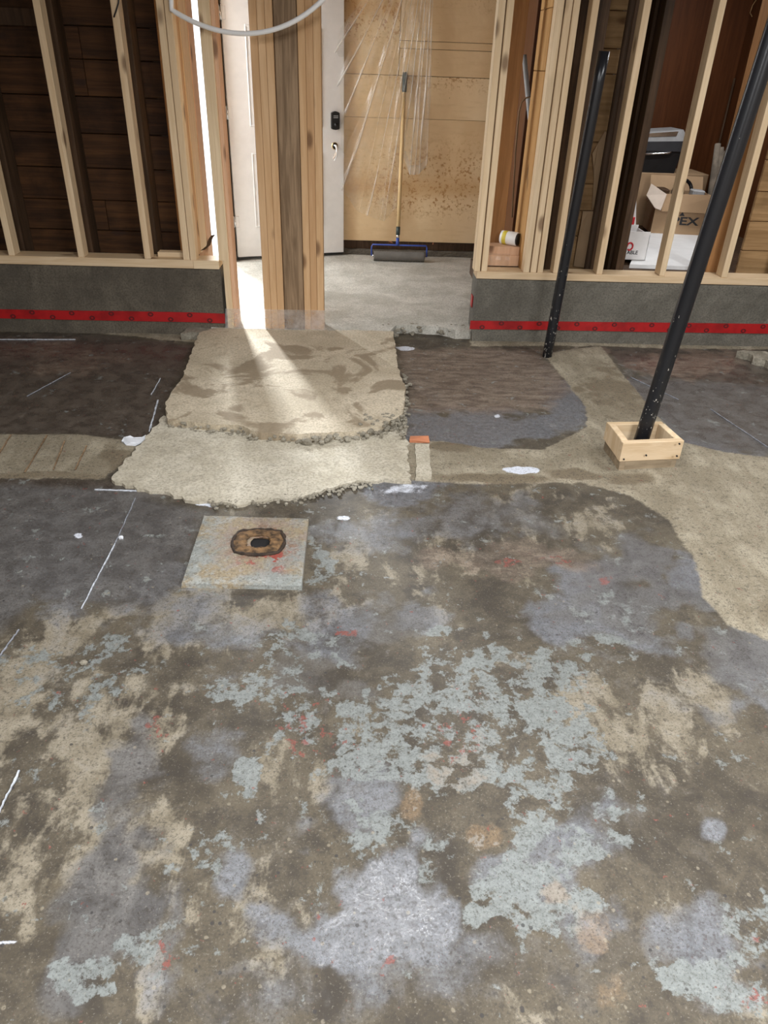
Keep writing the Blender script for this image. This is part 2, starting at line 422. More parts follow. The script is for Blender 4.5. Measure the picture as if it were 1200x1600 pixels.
# ------------------------------------------------------------------ FLOOR
YC = 4.75            # plane of the curb faces
XL, XR, YB = -3.3, 3.7, -2.6
def axis(lo, hi, f0, f1, fine, coarse):
    return np.concatenate([np.arange(lo, f0, coarse), np.arange(f0, f1, fine), np.arange(f1, hi, coarse), [hi]])
gx = axis(XL, XR, -2.5, 2.9, .0125, .1); gy = axis(YB, YC + .25, .55, 4.78, .0125, .1)
GX, GY = np.meshgrid(gx, gy); GXf, GYf = GX.ravel(), GY.ravel()
d_ = np.stack([GXf, GYf, np.full_like(GXf, -CAMH)], 1)
dep = d_ @ FWD; ok = dep > .3; dz = np.where(ok, dep, 1)
PX = np.where(ok, 600 + FPX * (d_ @ RGT) / dz, -9999); PY = np.where(ok, 800 - FPX * (d_ @ UPV) / dz, 9999)

def poly_sd(pts):
    """signed distance (m, + inside) on the floor to an outline given as photo points lying on the floor"""
    P = np.array([[p.x, p.y] for p in (onZ(*q) for q in pts)])
    ins = np.zeros(len(GXf), bool); dist = np.full(len(GXf), 9.0)
    for i in range(len(P)):
        a, b = P[i], P[(i + 1) % len(P)]
        e = b - a; t = np.clip(((GXf - a[0]) * e[0] + (GYf - a[1]) * e[1]) / (e @ e), 0, 1)
        dist = np.minimum(dist, np.hypot(GXf - a[0] - t * e[0], GYf - a[1] - t * e[1]))
        c = ((a[1] > GYf) != (b[1] > GYf)) & (GXf < (b[0] - a[0]) * (GYf - a[1]) / (b[1] - a[1] + 1e-12) + a[0])
        ins ^= c
    return np.where(ins, dist, -dist)
def polyattr(polys, soft=.14):
    a = np.full(len(GXf), -9.0)
    for p in polys: a = np.maximum(a, poly_sd(p))
    return np.clip(.5 + a / soft, -.4, 1.4)
WN = [(vnoise(GXf + 20, GYf + 20, 3.1, 41 + i, 5) - .5) for i in range(2)]
WM = [(vnoise(GXf + 20, GYf + 20, 11.0, 51 + i, 4) - .5) for i in range(2)]
def blobattr(bl, base=0.0):
    a = np.full(len(GXf), base)
    for q in bl:
        cx, cy, rx, ry, s = q[:5]; an = math.radians(q[5]) if len(q) > 5 else 0
        wr = min(rx, 3.0 * ry); wy_ = min(ry, 3.0 * rx)
        dx, dy = PX - cx + wr * (2.2 * WN[0] + 1.3 * WM[0]), PY - cy + wy_ * (2.2 * WN[1] + 1.3 * WM[1])
        u = (dx * math.cos(an) + dy * math.sin(an)) / rx; w = (-dx * math.sin(an) + dy * math.cos(an)) / ry
        r = np.sqrt(u * u + w * w); k = np.clip((1.45 - r) / .9, 0, 1); k = k * k * (3 - 2 * k)
        a = np.maximum(a, base + (s - base) * k)
    return a

A_ = {}
A_['fresh'] = polyattr([
    [(848, 553), (938, 541), (985, 600), (1062, 690), (1130, 706), (1205, 716), (1480, 745), (1480, 1095), (1235, 1014), (1200, 1000), (1135, 975), (1100, 935), (1085, 875), (1045, 815), (985, 775), (905, 754), (760, 757), (640, 752), (634, 690), (690, 690), (760, 700), (850, 702), (918, 668), (915, 636), (880, 590)],
    [(-60, 680), (120, 679), (215, 690), (205, 712), (165, 750), (-60, 747)],
    [(735, 505), (1300, 515), (1300, 548), (1050, 545), (940, 541), (735, 541)],
    [(-200, 490), (352, 500), (312, 535), (250, 531), (150, 520), (-200, 517)]], .14)
A_['damp'] = np.maximum(blobattr([(950, 600, 40, 60, .75, -25), (1000, 640, 30, 40, .6), (80, 745, 140, 6, .7), (170, 720, 25, 25, .8), (700, 700, 40, 8, .8), (780, 752, 100, 8, .7), (900, 740, 45, 9, .8), (590, 745, 20, 10, .6), (1190, 960, 25, 25, .55), (985, 745, 40, 10, .7), (150, 515, 200, 6, .7)], .12), 0)
A_['dark'] = polyattr([[(-300, 520), (150, 523), (300, 541), (262, 620), (240, 690), (120, 678), (-300, 676)],
                       [(948, 543), (1300, 548), (1300, 610), (1150, 600), (1040, 590), (975, 575)],
                       [(0, 745), (215, 752), (300, 775), (200, 782), (0, 765)]], .16)
A_['slate'] = np.maximum(polyattr([[(-200, 752), (200, 765), (318, 800), (281, 914), (240, 950), (150, 945), (60, 935), (0, 985), (-200, 1010)],
                        [(965, 590), (1040, 592), (1300, 610), (1300, 715), (1130, 702), (1065, 680), (1010, 640)]], .2),
                        blobattr([(140, 1480, 70, 160, .8, 15), (1000, 900, 110, 70, .75, 15), (1150, 1050, 110, 70, .7, 20), (180, 1230, 40, 110, .7, 15), (770, 820, 170, 40, .55), (600, 960, 90, 40, .55), (500, 1060, 90, 50, .5), (900, 1520, 260, 80, .35)], 0))
A_['redbrown'] = np.maximum(polyattr([[(622, 545), (840, 545), (890, 600), (860, 640), (760, 645), (640, 640)]], .3), blobattr([(800, 880, 170, 25, .55), (1080, 565, 110, 20, .7), (80, 560, 120, 30, .5), (940, 548, 12, 12, 1.0), (1170, 540, 12, 12, 1.0)], 0))
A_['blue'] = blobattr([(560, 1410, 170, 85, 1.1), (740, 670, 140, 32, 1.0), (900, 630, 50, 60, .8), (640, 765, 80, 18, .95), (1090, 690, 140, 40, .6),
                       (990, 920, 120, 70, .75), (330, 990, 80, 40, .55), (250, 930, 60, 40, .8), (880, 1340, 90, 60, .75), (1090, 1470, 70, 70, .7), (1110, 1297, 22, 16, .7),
                       (1170, 1060, 70, 60, .7), (650, 960, 60, 30, .65), (560, 1240, 60, 50, .7), (920, 1440, 60, 60, .6), (480, 980, 90, 45, .55), (700, 1500, 140, 60, .5), (1130, 1560, 60, 40, .5), (240, 1480, 40, 110, .55), (300, 1190, 60, 40, .5), (900, 740, 40, 9, .9), (680, 820, 200, 45, .5), (1080, 900, 30, 30, .9), (420, 1560, 200, 60, .38), (100, 880, 90, 60, .45)], .16)  # worn blue-grey paint, with lamp and door reflections painted in as colour
A_['tan'] = blobattr([(90, 990, 100, 45, 0.58, -25), (60, 1130, 130, 100, 0.56), (220, 1130, 45, 110, 0.58, 18), (130, 1300, 60, 170, 0.56, 18), (20, 1330, 60, 120, 0.51), (330, 960, 120, 40, 0.46), (430, 960, 90, 40, 0.46), (250, 1380, 30, 140, 0.54, 10),
                      (700, 870, 140, 40, 0.42), (1010, 1150, 110, 110, 0.52, 20), (880, 800, 150, 30, 0.44), (430, 1210, 80, 50, 0.46), (230, 1560, 20, 80, 0.56), (430, 1500, 50, 50, 0.41), (520, 850, 40, 40, 0.44), (330, 1440, 90, 60, 0.41), (30, 1500, 50, 80, 0.46), (640, 900, 80, 60, 0.41), (290, 1060, 70, 60, 0.46)], .19)
A_['paint'] = blobattr([(690, 1085, 130, 75, 0.55), (590, 1120, 55, 95, 0.59), (880, 1130, 65, 110, 0.63, -12), (640, 1190, 130, 55, 0.55), (430, 1105, 95, 55, 0.47), (372, 1224, 24, 26, 0.77), (135, 1540, 40, 30, 0.77, 20), (95, 1520, 22, 30, 0.72), (300, 1335, 60, 40, 0.45), (330, 1370, 25, 25, 0.55),
                        (870, 1395, 95, 50, 0.69), (1090, 1535, 42, 36, 0.69), (820, 1310, 24, 34, 0.67, 25), (690, 1330, 70, 30, 0.52), (1165, 1450, 40, 60, 0.52), (755, 1428, 26, 20, 0.72), (496, 880, 20, 40, 0.57), (500, 1010, 60, 25, 0.42), (420, 1000, 60, 25, 0.42), (940, 1000, 40, 12, 0.59), (700, 985, 70, 14, 0.49), (930, 1300, 60, 40, 0.49), (990, 940, 60, 25, 0.44), (820, 1230, 60, 80, 0.53), (1140, 1560, 60, 40, 0.47), (560, 1290, 80, 40, 0.45), (200, 1500, 40, 40, 0.47), (480, 1130, 60, 40, 0.47), (590, 1180, 70, 50, 0.59), (120, 1060, 140, 60, 0.39), (860, 1080, 60, 50, 0.57)], .19)
A_['red'] = blobattr([(535, 985, 18, 7, .55), (228, 1140, 25, 25, .3), (790, 880, 22, 6, .55), (870, 880, 30, 8, .33), (420, 1285, 10, 6, .55), (950, 905, 14, 8, .55), (480, 1160, 60, 50, .28), (1185, 1570, 30, 30, .3), (610, 1500, 15, 8, .5), (1180, 1465, 12, 8, .5), (250, 1500, 15, 30, .3), (700, 1140, 40, 40, .22)], -.10)
A_['rust'] = blobattr([(640, 1262, 22, 26, .72), (700, 1190, 50, 50, .48), (752, 1308, 32, 20, .70), (876, 1388, 24, 18, .85), (925, 1450, 30, 45, .65, -25), (960, 1560, 50, 30, .5)], .0)
A_['white'] = np.maximum(blobattr([(816, 737, 26, 7, .95), (325, 789, 20, 4, .9), (640, 764, 55, 9, .50), (636, 543, 15, 4, .9), (776, 650, 5, 3, .9), (8, 1475, 24, 5, .8), (605, 748, 9, 4, .9), (660, 1440, 25, 25, .38), (530, 808, 16, 5, .6), (800, 935, 5, 10, .3, -30), (120, 837, 9, 4, .8)], 0), 0)  # white flecks; some blobs paint pale reflections into the floor colour
A_['aggregate'] = np.clip((PY - 1150) / 300, 0, 1) * np.clip(np.abs(PX) < 9000, 0, 1)

fresh_h = np.clip((A_['fresh'] - .45) / .3, 0, 1)
GZ = (vnoise(GXf + 9, GYf + 9, 1.3, 3) - .5) * .006 + (vnoise(GXf + 9, GYf + 9, 9, 5) - .5) * .0025 + fresh_h * (.006 + .006 * (vnoise(GXf + 9, GYf + 9, 6, 8) - .5))
GZ = np.where((GYf > .4) & (GYf < 4.8), GZ, 0)
ny, nx = GX.shape
idx = np.arange(nx * ny).reshape(ny, nx)
quads = np.stack([idx[:-1, :-1], idx[:-1, 1:], idx[1:, 1:], idx[1:, :-1]], -1).reshape(-1, 4)
me = bpy.data.meshes.new('floor')
me.vertices.add(nx * ny); me.vertices.foreach_set('co', np.stack([GXf, GYf, GZ], 1).astype(np.float32).ravel())
me.loops.add(quads.size); me.loops.foreach_set('vertex_index', quads.astype(np.int32).ravel())
me.polygons.add(len(quads)); me.polygons.foreach_set('loop_start', np.arange(0, quads.size, 4, dtype=np.int32))
me.polygons.foreach_set('use_smooth', np.ones(len(quads), bool))
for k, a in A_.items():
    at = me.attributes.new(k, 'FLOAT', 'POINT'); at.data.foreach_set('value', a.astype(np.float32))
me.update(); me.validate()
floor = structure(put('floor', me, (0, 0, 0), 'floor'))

def strip(name, p0, p1, w, mat, z=.005, wob=.0012, parent=None):
    a, b = onZ(*p0), onZ(*p1); d = (b - a); n = Vector((-d.y, d.x, 0)).normalized(); V = []; Fc = []
    k = 14
    for i in range(k + 1):
        t = i / k; c = a + d * t + n * random.uniform(-wob, wob); ww = w * random.uniform(.35, .9) * .62
        for s, zz in ((-1, z - .004), (-1, z), (1, z), (1, z - .004)): V.append(Vector((c.x + n.x * ww * s / 2, c.y + n.y * ww * s / 2, zz)))
    for i in range(k):
        for j in range(3): Fc.append([i * 4 + j, i * 4 + j + 1, i * 4 + j + 5, i * 4 + j + 4])
    return mesh(name, V, Fc, mat, parent)
for p0, p1, w in [((212, 779), (180, 850), .007), ((180, 850), (127, 953), .010), ((30, 985), (-6, 1034), .008), ((-4, 1275), (31, 1205), .012), ((251, 592), (236, 618), .010), ((247, 626), (233, 676), .018), ((148, 766), (214, 768), .016), ((-4, 531), (118, 531), .02), ((42, 620), (110, 583), .008), ((1110, 640), (1200, 700), .008), ((985, 590), (1060, 625), .008)]:
    strip('chalk_line', p0, p1, w, 'chalkfaint' if w < .0085 else 'chalk', parent=floor)

for p0, p1 in [((18, 683), (-10, 728)), ((74, 684), (40, 742)), ((102, 692), (84, 738)), ((136, 700), (118, 738))]:
    strip('saw_cut', p0, p1, .012, 'timber', .0145, .001, floor)
# ------------------------------------------------------------------ CONCRETE: landing, ramp slabs, curbs
def slab(name, outline, ztop, zbot, mat, parent=None, cell=.03, rough=.006, seed=1, tilt=None, edge=.0):
    """slab filling a plan outline (x,y), with uneven top and broken edges"""
    P = [Vector((p[0], p[1])) for p in outline]
    E_ = []
    for i in range(len(P)):
        a, b = P[i], P[(i + 1) % len(P)]; L = (b - a).length; k = max(1, int(L / cell))
        for j in range(k):
            q = a + (b - a) * (j / k)
            n = Vector((-(b - a).y, (b - a).x)).normalized()
            E_.append(q + n * random.uniform(-edge, edge))
    bm = bmesh.new()
    from mathutils.geometry import delaunay_2d_cdt
    xs = [p.x for p in P]; ys = [p.y for p in P]
    pts = list(E_); ne = len(E_)
    x = min(xs)
    while x < max(xs):
        y = min(ys)
        while y < max(ys):
            q = Vector((x + random.uniform(-.3, .3) * cell, y + random.uniform(-.3, .3) * cell)); ins = False
            for i in range(ne):
                a, b = E_[i], E_[(i + 1) % ne]
                if (a.y > q.y) != (b.y > q.y) and q.x < (b.x - a.x) * (q.y - a.y) / (b.y - a.y) + a.x: ins = not ins
            if ins and min((q - e).length for e in E_) > cell * .6: pts.append(q)
            y += cell
        x += cell
    r = delaunay_2d_cdt(pts, [(i, (i + 1) % ne) for i in range(ne)], [], 1, 1e-6)
    vx = np.array([p.x for p in r[0]]); vy = np.array([p.y for p in r[0]])
    zz = ztop + (vnoise(vx + 9, vy + 9, 5, seed) - .5) * rough * 2 + (vnoise(vx + 9, vy + 9, 22, seed + 1) - .5) * rough
    if tilt is not None: zz = zz + tilt(vx, vy)
    n = len(vx); Vv = [(vx[i], vy[i], zz[i]) for i in range(n)]; Fc = [list(f) for f in r[2]]
    bnd = {}
    for f in Fc:
        for i in range(len(f)):
            e = (f[i], f[(i + 1) % len(f)])
            if (e[1], e[0]) in bnd: del bnd[(e[1], e[0])]
            else: bnd[e] = 1
    low = {}
    for a, b in bnd:
        for q in (a, b):
            if q not in low: low[q] = len(Vv); Vv.append((vx[q], vy[q], zbot))
    Fc += [[b, a, low[a], low[b]] for a, b in bnd]
    return mesh(name, Vv, Fc, mat, parent, False, (0, 0, 0))

# landing slab of the entry, level with the ramp's upper slab
land = structure(slab('floor_landing', [(-1.12, 4.80), (-.9, 4.74), (.22, 4.74), (.27, 4.88), (.4, 4.90), (.55, 4.87), (.66, 4.80), (.77, 4.80), (.86, 5.0), (1.1, 5.0), (1.1, 7.0), (-1.12, 7.0)], .058, -.05, 'landing', cell=.06, rough=.003, seed=4, edge=.008))
U1 = [onZ(*p, .055) for p in [(312, 520), (285, 590), (258, 632), (262, 655), (330, 664), (372, 664), (398, 676), (470, 680), (560, 674), (600, 664), (628, 648), (634, 610), (622, 575), (614, 520)]]
up = slab('concrete_ramp_slab', [(p.x, p.y) for p in U1] + [(U1[-1].x, 4.745), (-.92, 4.745)], .058, -.02, 'ramp', cell=.028, rough=.005, seed=11, edge=.006)
tag(up, 'raised tan concrete slab with broken front edge below the timber post', 'concrete slab')
L1 = [onZ(*p, .012) for p in [(258, 652), (215, 700), (172, 752), (215, 764), (255, 770), (300, 783), (370, 788), (440, 780), (500, 768), (560, 752), (600, 750), (640, 753), (636, 690), (630, 648)]]
def lt(x, y): return np.clip((y - 2.65) / .75, 0, 1) * .008
lo = slab('concrete_ramp_apron', [(p.x, p.y) for p in L1] + [(.10, 3.34), (-.5, 3.24)], .014, -.02, 'ramp2', cell=.028, rough=.006, seed=21, tilt=lt, edge=.012)
tag(lo, 'lower pale concrete apron sloping from the broken slab to the floor', 'concrete slab')
# crumbled chunks along the broken edge
def rocks(name, pts, mat, parent):
    bm = bmesh.new()
    for (p, s) in pts:
        r = bmesh.ops.create_icosphere(bm, subdivisions=1, radius=s)
        sc = Vector((random.uniform(.8, 1.3), random.uniform(.8, 1.3), random.uniform(.6, .95)))
        for v in r['verts']:
            v.co = Vector((v.co.x * sc.x, v.co.y * sc.y, v.co.z * sc.z)) * random.uniform(.8, 1.15) + Vector(p)
    m_ = bpy.data.meshes.new(name); bm.to_mesh(m_); bm.free()
    return put(name, m_, (0, 0, 0), mat, parent)
rk = []
edge_px = [(262, 655), (330, 666), (372, 666), (398, 677), (470, 681), (560, 675), (600, 666), (628, 650)]
for i in range(len(edge_px) - 1):
    a, b = onZ(*edge_px[i], .05), onZ(*edge_px[i + 1], .05)
    k = int((b - a).length / .014)
    for j in range(k):
        q = a.lerp(b, j / k); big = 1.5 if edge_px[i][0] >= 470 else 1.0
        rk.append(((q.x + random.uniform(-.01, .01), q.y + random.uniform(-.03 * big, .012), random.uniform(.015, .048)), random.uniform(.007, .015) * big))
for i in range(110):
    q = onZ(random.uniform(560, 634), random.gauss(660, 7), .04); rk.append(((q.x, q.y, random.uniform(.03, .06)), random.uniform(.006, .014)))
tag(rocks('rubble', rk, 'rubble', up), kind='stuff')
rk = []
for i in range(240):
    t = random.random(); q = onZ(330 + 250 * t + random.gauss(0, 6), 782 - 30 * t * t + random.gauss(0, 5), .01); rk.append(((q.x, q.y, .006), random.uniform(.004, .011)))
for i in range(60):
    q = onZ(632 + random.gauss(0, 3), random.uniform(590, 690), .02); rk.append(((q.x, q.y, random.uniform(.01, .05)), random.uniform(.006, .014)))
tag(rocks('rubble', rk, 'rubble', lo), kind='stuff')
rk = []
for i in range(160):
    q = onZ(random.uniform(578, 730), random.gauss(511, 4), .03); rk.append(((q.x, min(q.y, 4.92), random.uniform(.005, .05)), random.uniform(.008, .022)))
tag(rocks('rubble', rk, 'rubble', land), kind='stuff')
# lump of concrete at the foot of the left curb
q = onZ(312, 520, .02); lump = slab('concrete_lump', [(q.x - .10, q.y - .10), (q.x + .06, q.y - .08), (q.x + .09, q.y + .1), (q.x - .06, q.y + .1)], .05, -.01, 'rubble', cell=.03, rough=.015, seed=3, edge=.015)
tag(lump, 'rough grey lump of spilled concrete at foot of the left curb', 'concrete lump')
q = onZ(1205, 566, .02); lump2 = slab('concrete_lump', [(q.x - .16, q.y + .14), (q.x - .02, q.y - .12), (q.x + .30, q.y - .16), (q.x + .3, q.y + .14)], .04, -.01, 'rubble', cell=.03, rough=.02, seed=6, edge=.02)
tag(lump2, 'broken pale concrete edge on the dark reddish floor near right curb', 'concrete lump')
# narrow mortar fillet with a brick fragment beside the apron
q = onZ(655, 690); br = box('brick_fragment', q.x - .045, q.x + .045, q.y - .025, q.y + .03, -.004, .018, 'brick', jit=.006)
tag(br, 'small orange brick fragment set beside the concrete apron', 'brick')
def concrete_patch(px, label):
    ps = [onZ(*p) for p in px]
    return tag(slab('mortar_patch', [(p.x, p.y) for p in ps], .012, -.01, 'ramp2', cell=.03, rough=.004, seed=31, edge=.004), label, 'mortar patch')
concrete_patch([(649, 697), (670, 697), (674, 752), (650, 752)], 'narrow tan mortar strip between brick fragment and bluish floor')

# curbs (concrete stem walls), end to end
wl = structure(empty('wall_left', (-2.0, YC, 0)))
def rough_block(name, x0, x1, y0, y1, z0, z1, mat, parent, n=60):
    V = []; Fc = []
    prof = [(y0, z0), (y0, z0 + .02)] + [(y0, z0 + (z1 - z0) * k / 8) for k in range(1, 8)] + [(y0, z1 - .012), (y0 + .012, z1), (y1, z1), (y1, z0)]
    m_ = len(prof)
    for i in range(n + 1):
        x = x0 + (x1 - x0) * i / n
        for j, (y, z) in enumerate(prof):
            dy = random.gauss(0, .0018) if j < m_ - 2 else 0
            V.append((x + (0 if i in (0, n) else 0), y + dy, z + (random.gauss(0, .002) if j in (m_ - 4, m_ - 3) else 0)))
    for i in range(n):
        for j in range(m_):
            j2 = (j + 1) % m_; Fc.append([i * m_ + j, i * m_ + j2, (i + 1) * m_ + j2, (i + 1) * m_ + j])
    Fc.append(list(range(m_))); Fc.append([n * m_ + j for j in range(m_ - 1, -1, -1)])
    return mesh(name, V, Fc, mat, parent, False)
rough_block('concrete_curb', XL, -.857, YC, YC + .21, -.03, .43, 'curb', wl)
wr = structure(empty('wall_right', (2.0, YC, 0)))
rough_block('concrete_curb', .765, XR, YC, YC + .21, -.03, .412, 'curb_r', wr)

# red sheathing tape on the curbs
N_ = NT('tape_ink'); M['tapeink'] = N_.done((.10, .006, .008), .5)
def mark_mesh(c=[]):
    if not c:
        V = []; Fc = []; r = 14
        for q in (.018, .008):
            for a in range(r): V.append((q * math.cos(6.2832 * a / r), 0, q * .8 * math.sin(6.2832 * a / r)))
        for a in range(r): Fc.append([a, (a + 1) % r, r + (a + 1) % r, r + a])
        m_ = bpy.data.meshes.new('printed_mark'); m_.from_pydata(V, [], Fc); m_.update(); m_.materials.append(M['tapeink']); c.append(m_)
    return c[0]
def tape(pts, label, y=YC - .006, t=.003):
    V = []; Fc = []; n = len(pts)
    for (x, z0, z1) in pts:
        dy = random.uniform(-.001, .001)
        for yy, z in ((y + dy, z0), (y + dy, z1), (y + t + .006, z1), (y + t + .006, z0)): V.append((x, yy, z))
    for i in range(n - 1):
        for j in range(4): Fc.append([i * 4 + j, i * 4 + (j + 1) % 4, i * 4 + 4 + (j + 1) % 4, i * 4 + 4 + j])
    Fc += [[0, 1, 2, 3], [n * 4 - 1, n * 4 - 2, n * 4 - 3, n * 4 - 4]]
    o = mesh('red_tape', V, Fc, 'tape', None)
    tag(o, label, 'tape')
    x = pts[0][0] + .08; k = 0
    while x < pts[-1][0] - .05:
        i = max(j for j in range(n) if pts[j][0] <= x); f_ = (x - pts[i][0]) / (pts[i + 1][0] - pts[i][0])
        z0 = pts[i][1] + (pts[i + 1][1] - pts[i][1]) * f_; z1 = pts[i][2] + (pts[i + 1][2] - pts[i][2]) * f_
        put('printed_mark', mark_mesh(), (x, y - .0018, z0 + (z1 - z0) * (.74 if k % 2 else .26)), None, o)
        x += .125; k += 1
    return o
def tp(a, b, pxs):
    r = []
    for px, y0, y1 in pxs:
        t = onY(px, y0, YC); bt = onY(px, y1, YC); r.append((t.x, bt.z, t.z))
    return r
pl = tp(0, 0, [(0, 483, 497), (100, 485, 499), (200, 486, 501), (300, 488, 503), (351, 490, 505)])
pl = [(XL + .02, pl[0][1] - .0, pl[0][2])] + pl
tape(pl, 'long red tape strip with dark round prints across the left curb')
pr = tp(0, 0, [(735, 501, 514), (850, 502, 515), (1000, 503.5, 518), (1200, 506, 521)])
pr = pr + [(XR - .02, pr[-1][1], pr[-1][2])]
tape(pr, 'long red tape strip with dark round prints across the right curb')
te = box('red_tape', .757, .764, 4.84, 4.90, .20, .275, 'tape', bev=.001); tag(te, 'short red tape scrap folded on the end of the right curb', 'tape')

# ------------------------------------------------------------------ FRAMING
H = 2.5
PL_Z0, PL_Z1 = .437, .480
box('bottom_plate', XL, -.865, YC - .002, YC + .138, PL_Z0 - .008, PL_Z1, 'pine_x', wl)
box('bottom_plate', -1.02, -.862, YC - .006, YC + .138, PL_Z0 - .008, PL_Z1 - .002, 'pine_x', wl)
PR_Z0, PR_Z1 = .415, .455
box('bottom_plate', .757, XR, YC - .004, YC + .138, PR_Z0 - .004, PR_Z1, 'pine_x', wr)
box('top_plate', XL, -.865, YC, YC + .089, H - .08, H, 'pine_x', wl)
box('top_plate', .757, XR, YC, YC + .089, H - .08, H, 'pine_x', wr)
def stud(px, py, parent, zb, w=.038, y0=YC, d=.089, mat='pine', lean=0.0, name='stud'):
    p = onY(px, py, y0); o = box(name, p.x, p.x + w, y0, y0 + d, zb, H - .08, mat, parent, bev=.0025, jit=.001)
    return o
for px, py in ((13, 398), (122, 402), (226, 406), (287, 409), (297.5, 409)):
    stud(px, py, wl, PL_Z1)
stud(342.5, 412, wl, PL_Z1, w=.036)
for x in (-2.54, -2.95): box('stud', x, x + .038, YC, YC + .089, PL_Z1, H - .08, 'pine', wl)
blk = onY(246, 400, YC + .05); box('blocking', blk.x, blk.x + .17, YC + .06, YC + .13, PL_Z1, PL_Z1 + .03, 'pine_x', wl)
# trimmer that runs down past the end of the left curb
tr = empty('trimmer_stud', (-.81, YC, .05)); tag(tr, 'full height light trimmer board standing beside the left curb end', 'stud')
box('board', -.838, -.798, YC + .0, YC + .14, .05, H, 'pine', tr); box('edge_board', -.798, -.776, YC + .02, YC + .16, .05, H, 'pink', tr)
# right studs
for px, py in ((741, 421), (752, 421)): stud(px, py, wr, PR_Z1)
stud(818, 423, wr, PR_Z1); stud(829, 424, wr, PR_Z1); stud(839.5, 424, wr, PR_Z1, w=.036)
stud(864, 426, wr, PR_Z1)
stud(932, 428, wr, PR_Z1); stud(1030, 431, wr, PR_Z1); stud(1127, 433, wr, PR_Z1)
for x in (2.76, 3.17, 3.58): box('stud', x, x + .038, YC, YC + .089, PR_Z1, H - .08, 'pine', wr)

# built-up post in the doorway
po = empty('timber_post', (-.40, YC, .055)); tag(po, 'built up post of six fir boards around a rough dark timber', 'post')
xs0 = onY(413, 480, YC).x; xs1 = onY(444, 480, YC).x; xs2 = onY(475.5, 480, YC).x; xs3 = onY(506, 480, YC).x
for k in range(3):
    w = (xs1 - xs0) / 3; box('board', xs0 + w * k, xs0 + w * (k + 1) - .001, YC + random.uniform(0, .004), YC + .138, .056, H, 'fir', po)
for k in range(3):
    w = (xs3 - xs2) / 3; box('board', xs2 + w * k, xs2 + w * (k + 1) - .001, YC + random.uniform(0, .004), YC + .138, .056, H, 'fir', po)
box('rough_timber', xs1 + .002, xs2 - .003, YC + .008, YC + .135, .056, H, 'timber', po, bev=.004)
# header over doorway
box('header', -.865, .757, YC, YC + .138, H - .08, H, 'pine_x', wl)
# milky plastic strip fixed across the foot of the post and trimmer
c0, c1, c2, c3 = onY(352, 515, YC - .012), onY(508, 517, YC - .012), onY(507, 485, YC - .012), onY(352, 482, YC - .012)
c0.z = max(c0.z, .056); c1.z = max(c1.z, .056)
V = []; Fc = []; n = 24
for i in range(n + 1):
    t = i / n; dy = .004 * math.sin(t * 9) + .003 * math.sin(t * 23)
    for j in range(5):
        s = j / 4; p = c0.lerp(c1, t).lerp(c3.lerp(c2, t), s); V.append((p.x, p.y + dy * (1 - s * .5), p.z))
for i in range(n):
    for j in range(4): Fc.append([i * 5 + j, i * 5 + j + 1, i * 5 + j + 6, i * 5 + j + 5])
ps = mesh('plastic_strip', V, Fc, 'filmstrip', None, True); tag(ps, 'clear milky plastic strip wrapped low across trimmer and timber post', 'plastic strip')

# ------------------------------------------------------------------ OLD BACK WALL, LEFT (planks and old studs)
wbl = structure(empty('wall_back_left', (-2.2, 5.05, 0)))
YP = 5.04
zj = [onY(120, y, YP).z for y in (415, 359, 312, 262, 208, 150, 92, 40, -12, -65)]
zj[0] = .30
zj += [zj[-1] + .19, zj[-1] + .38]
for a, b in zip(zj[:-1], zj[1:]):
    b = min(b, H)
    if b - a < .03: continue
    xc = random.choice((-2.75, -2.62, -1.6, -2.9))
    box('plank', XL, xc - .001, YP + random.uniform(0, .006), YP + .03, a + .002, b - .002, 'plank', wbl, bev=.003)
    box('plank', xc + .001, -1.14, YP + random.uniform(0, .006), YP + .03, a + .002, b - .002, 'plank', wbl, bev=.003)
for px in (13, 122, 226):
    x = onY(px, 402, YC).x
    box('old_stud', x + .005, x + .048, YC + .15, YP, .43, H, 'oldstud', wbl)
for x in (-2.55, -2.95): box('old_stud', x, x + .045, YC + .15, YP, .43, H, 'oldstud', wbl)
zz = onY(20, 30, YP - .03).z
box('old_brace', XL, -1.72, YP - .03, YP - .001, zz - .03, zz + .055, 'oldstud', wbl)
box('added_light_stop', XL, -1.14, YP + .031, YP + .06, 0, H, 'darkwall', wbl)  # added backing that stops daylight leaking through the plank joints
# left side of the entry: framing, pink jamb, then the open doorway to daylight
wvl = structure(empty('wall_entry_left', (-1.1, 5.4, 0)))
box('framing_board', -1.14, -1.10, 4.97, 5.18, .43, H, 'brownboard', wvl)
box('framing_board', -1.135, -1.085, 5.19, 5.32, .40, H, 'fir', wvl)
box('framing_board', -1.135, -1.080, 5.325, 5.54, .40, H, 'pine', wvl)
box('jamb_board', -1.14, -1.075, 5.545, 5.72, .058, H, 'pink', wvl)
box('entry_wall', -1.20, -1.145, 5.05, 5.72, -.02, H, 'darkwall', wvl)
box('entry_wall', -1.20, -1.12, 6.72, 7.2, -.02, H, 'gypsum', wvl)
box('hinge_jamb', -1.12, -1.055, 6.56, 6.70, .058, 2.12, 'black', wvl)
box('door_header', -1.20, -1.08, 5.60, 6.72, 2.12, H, 'pine', wvl)
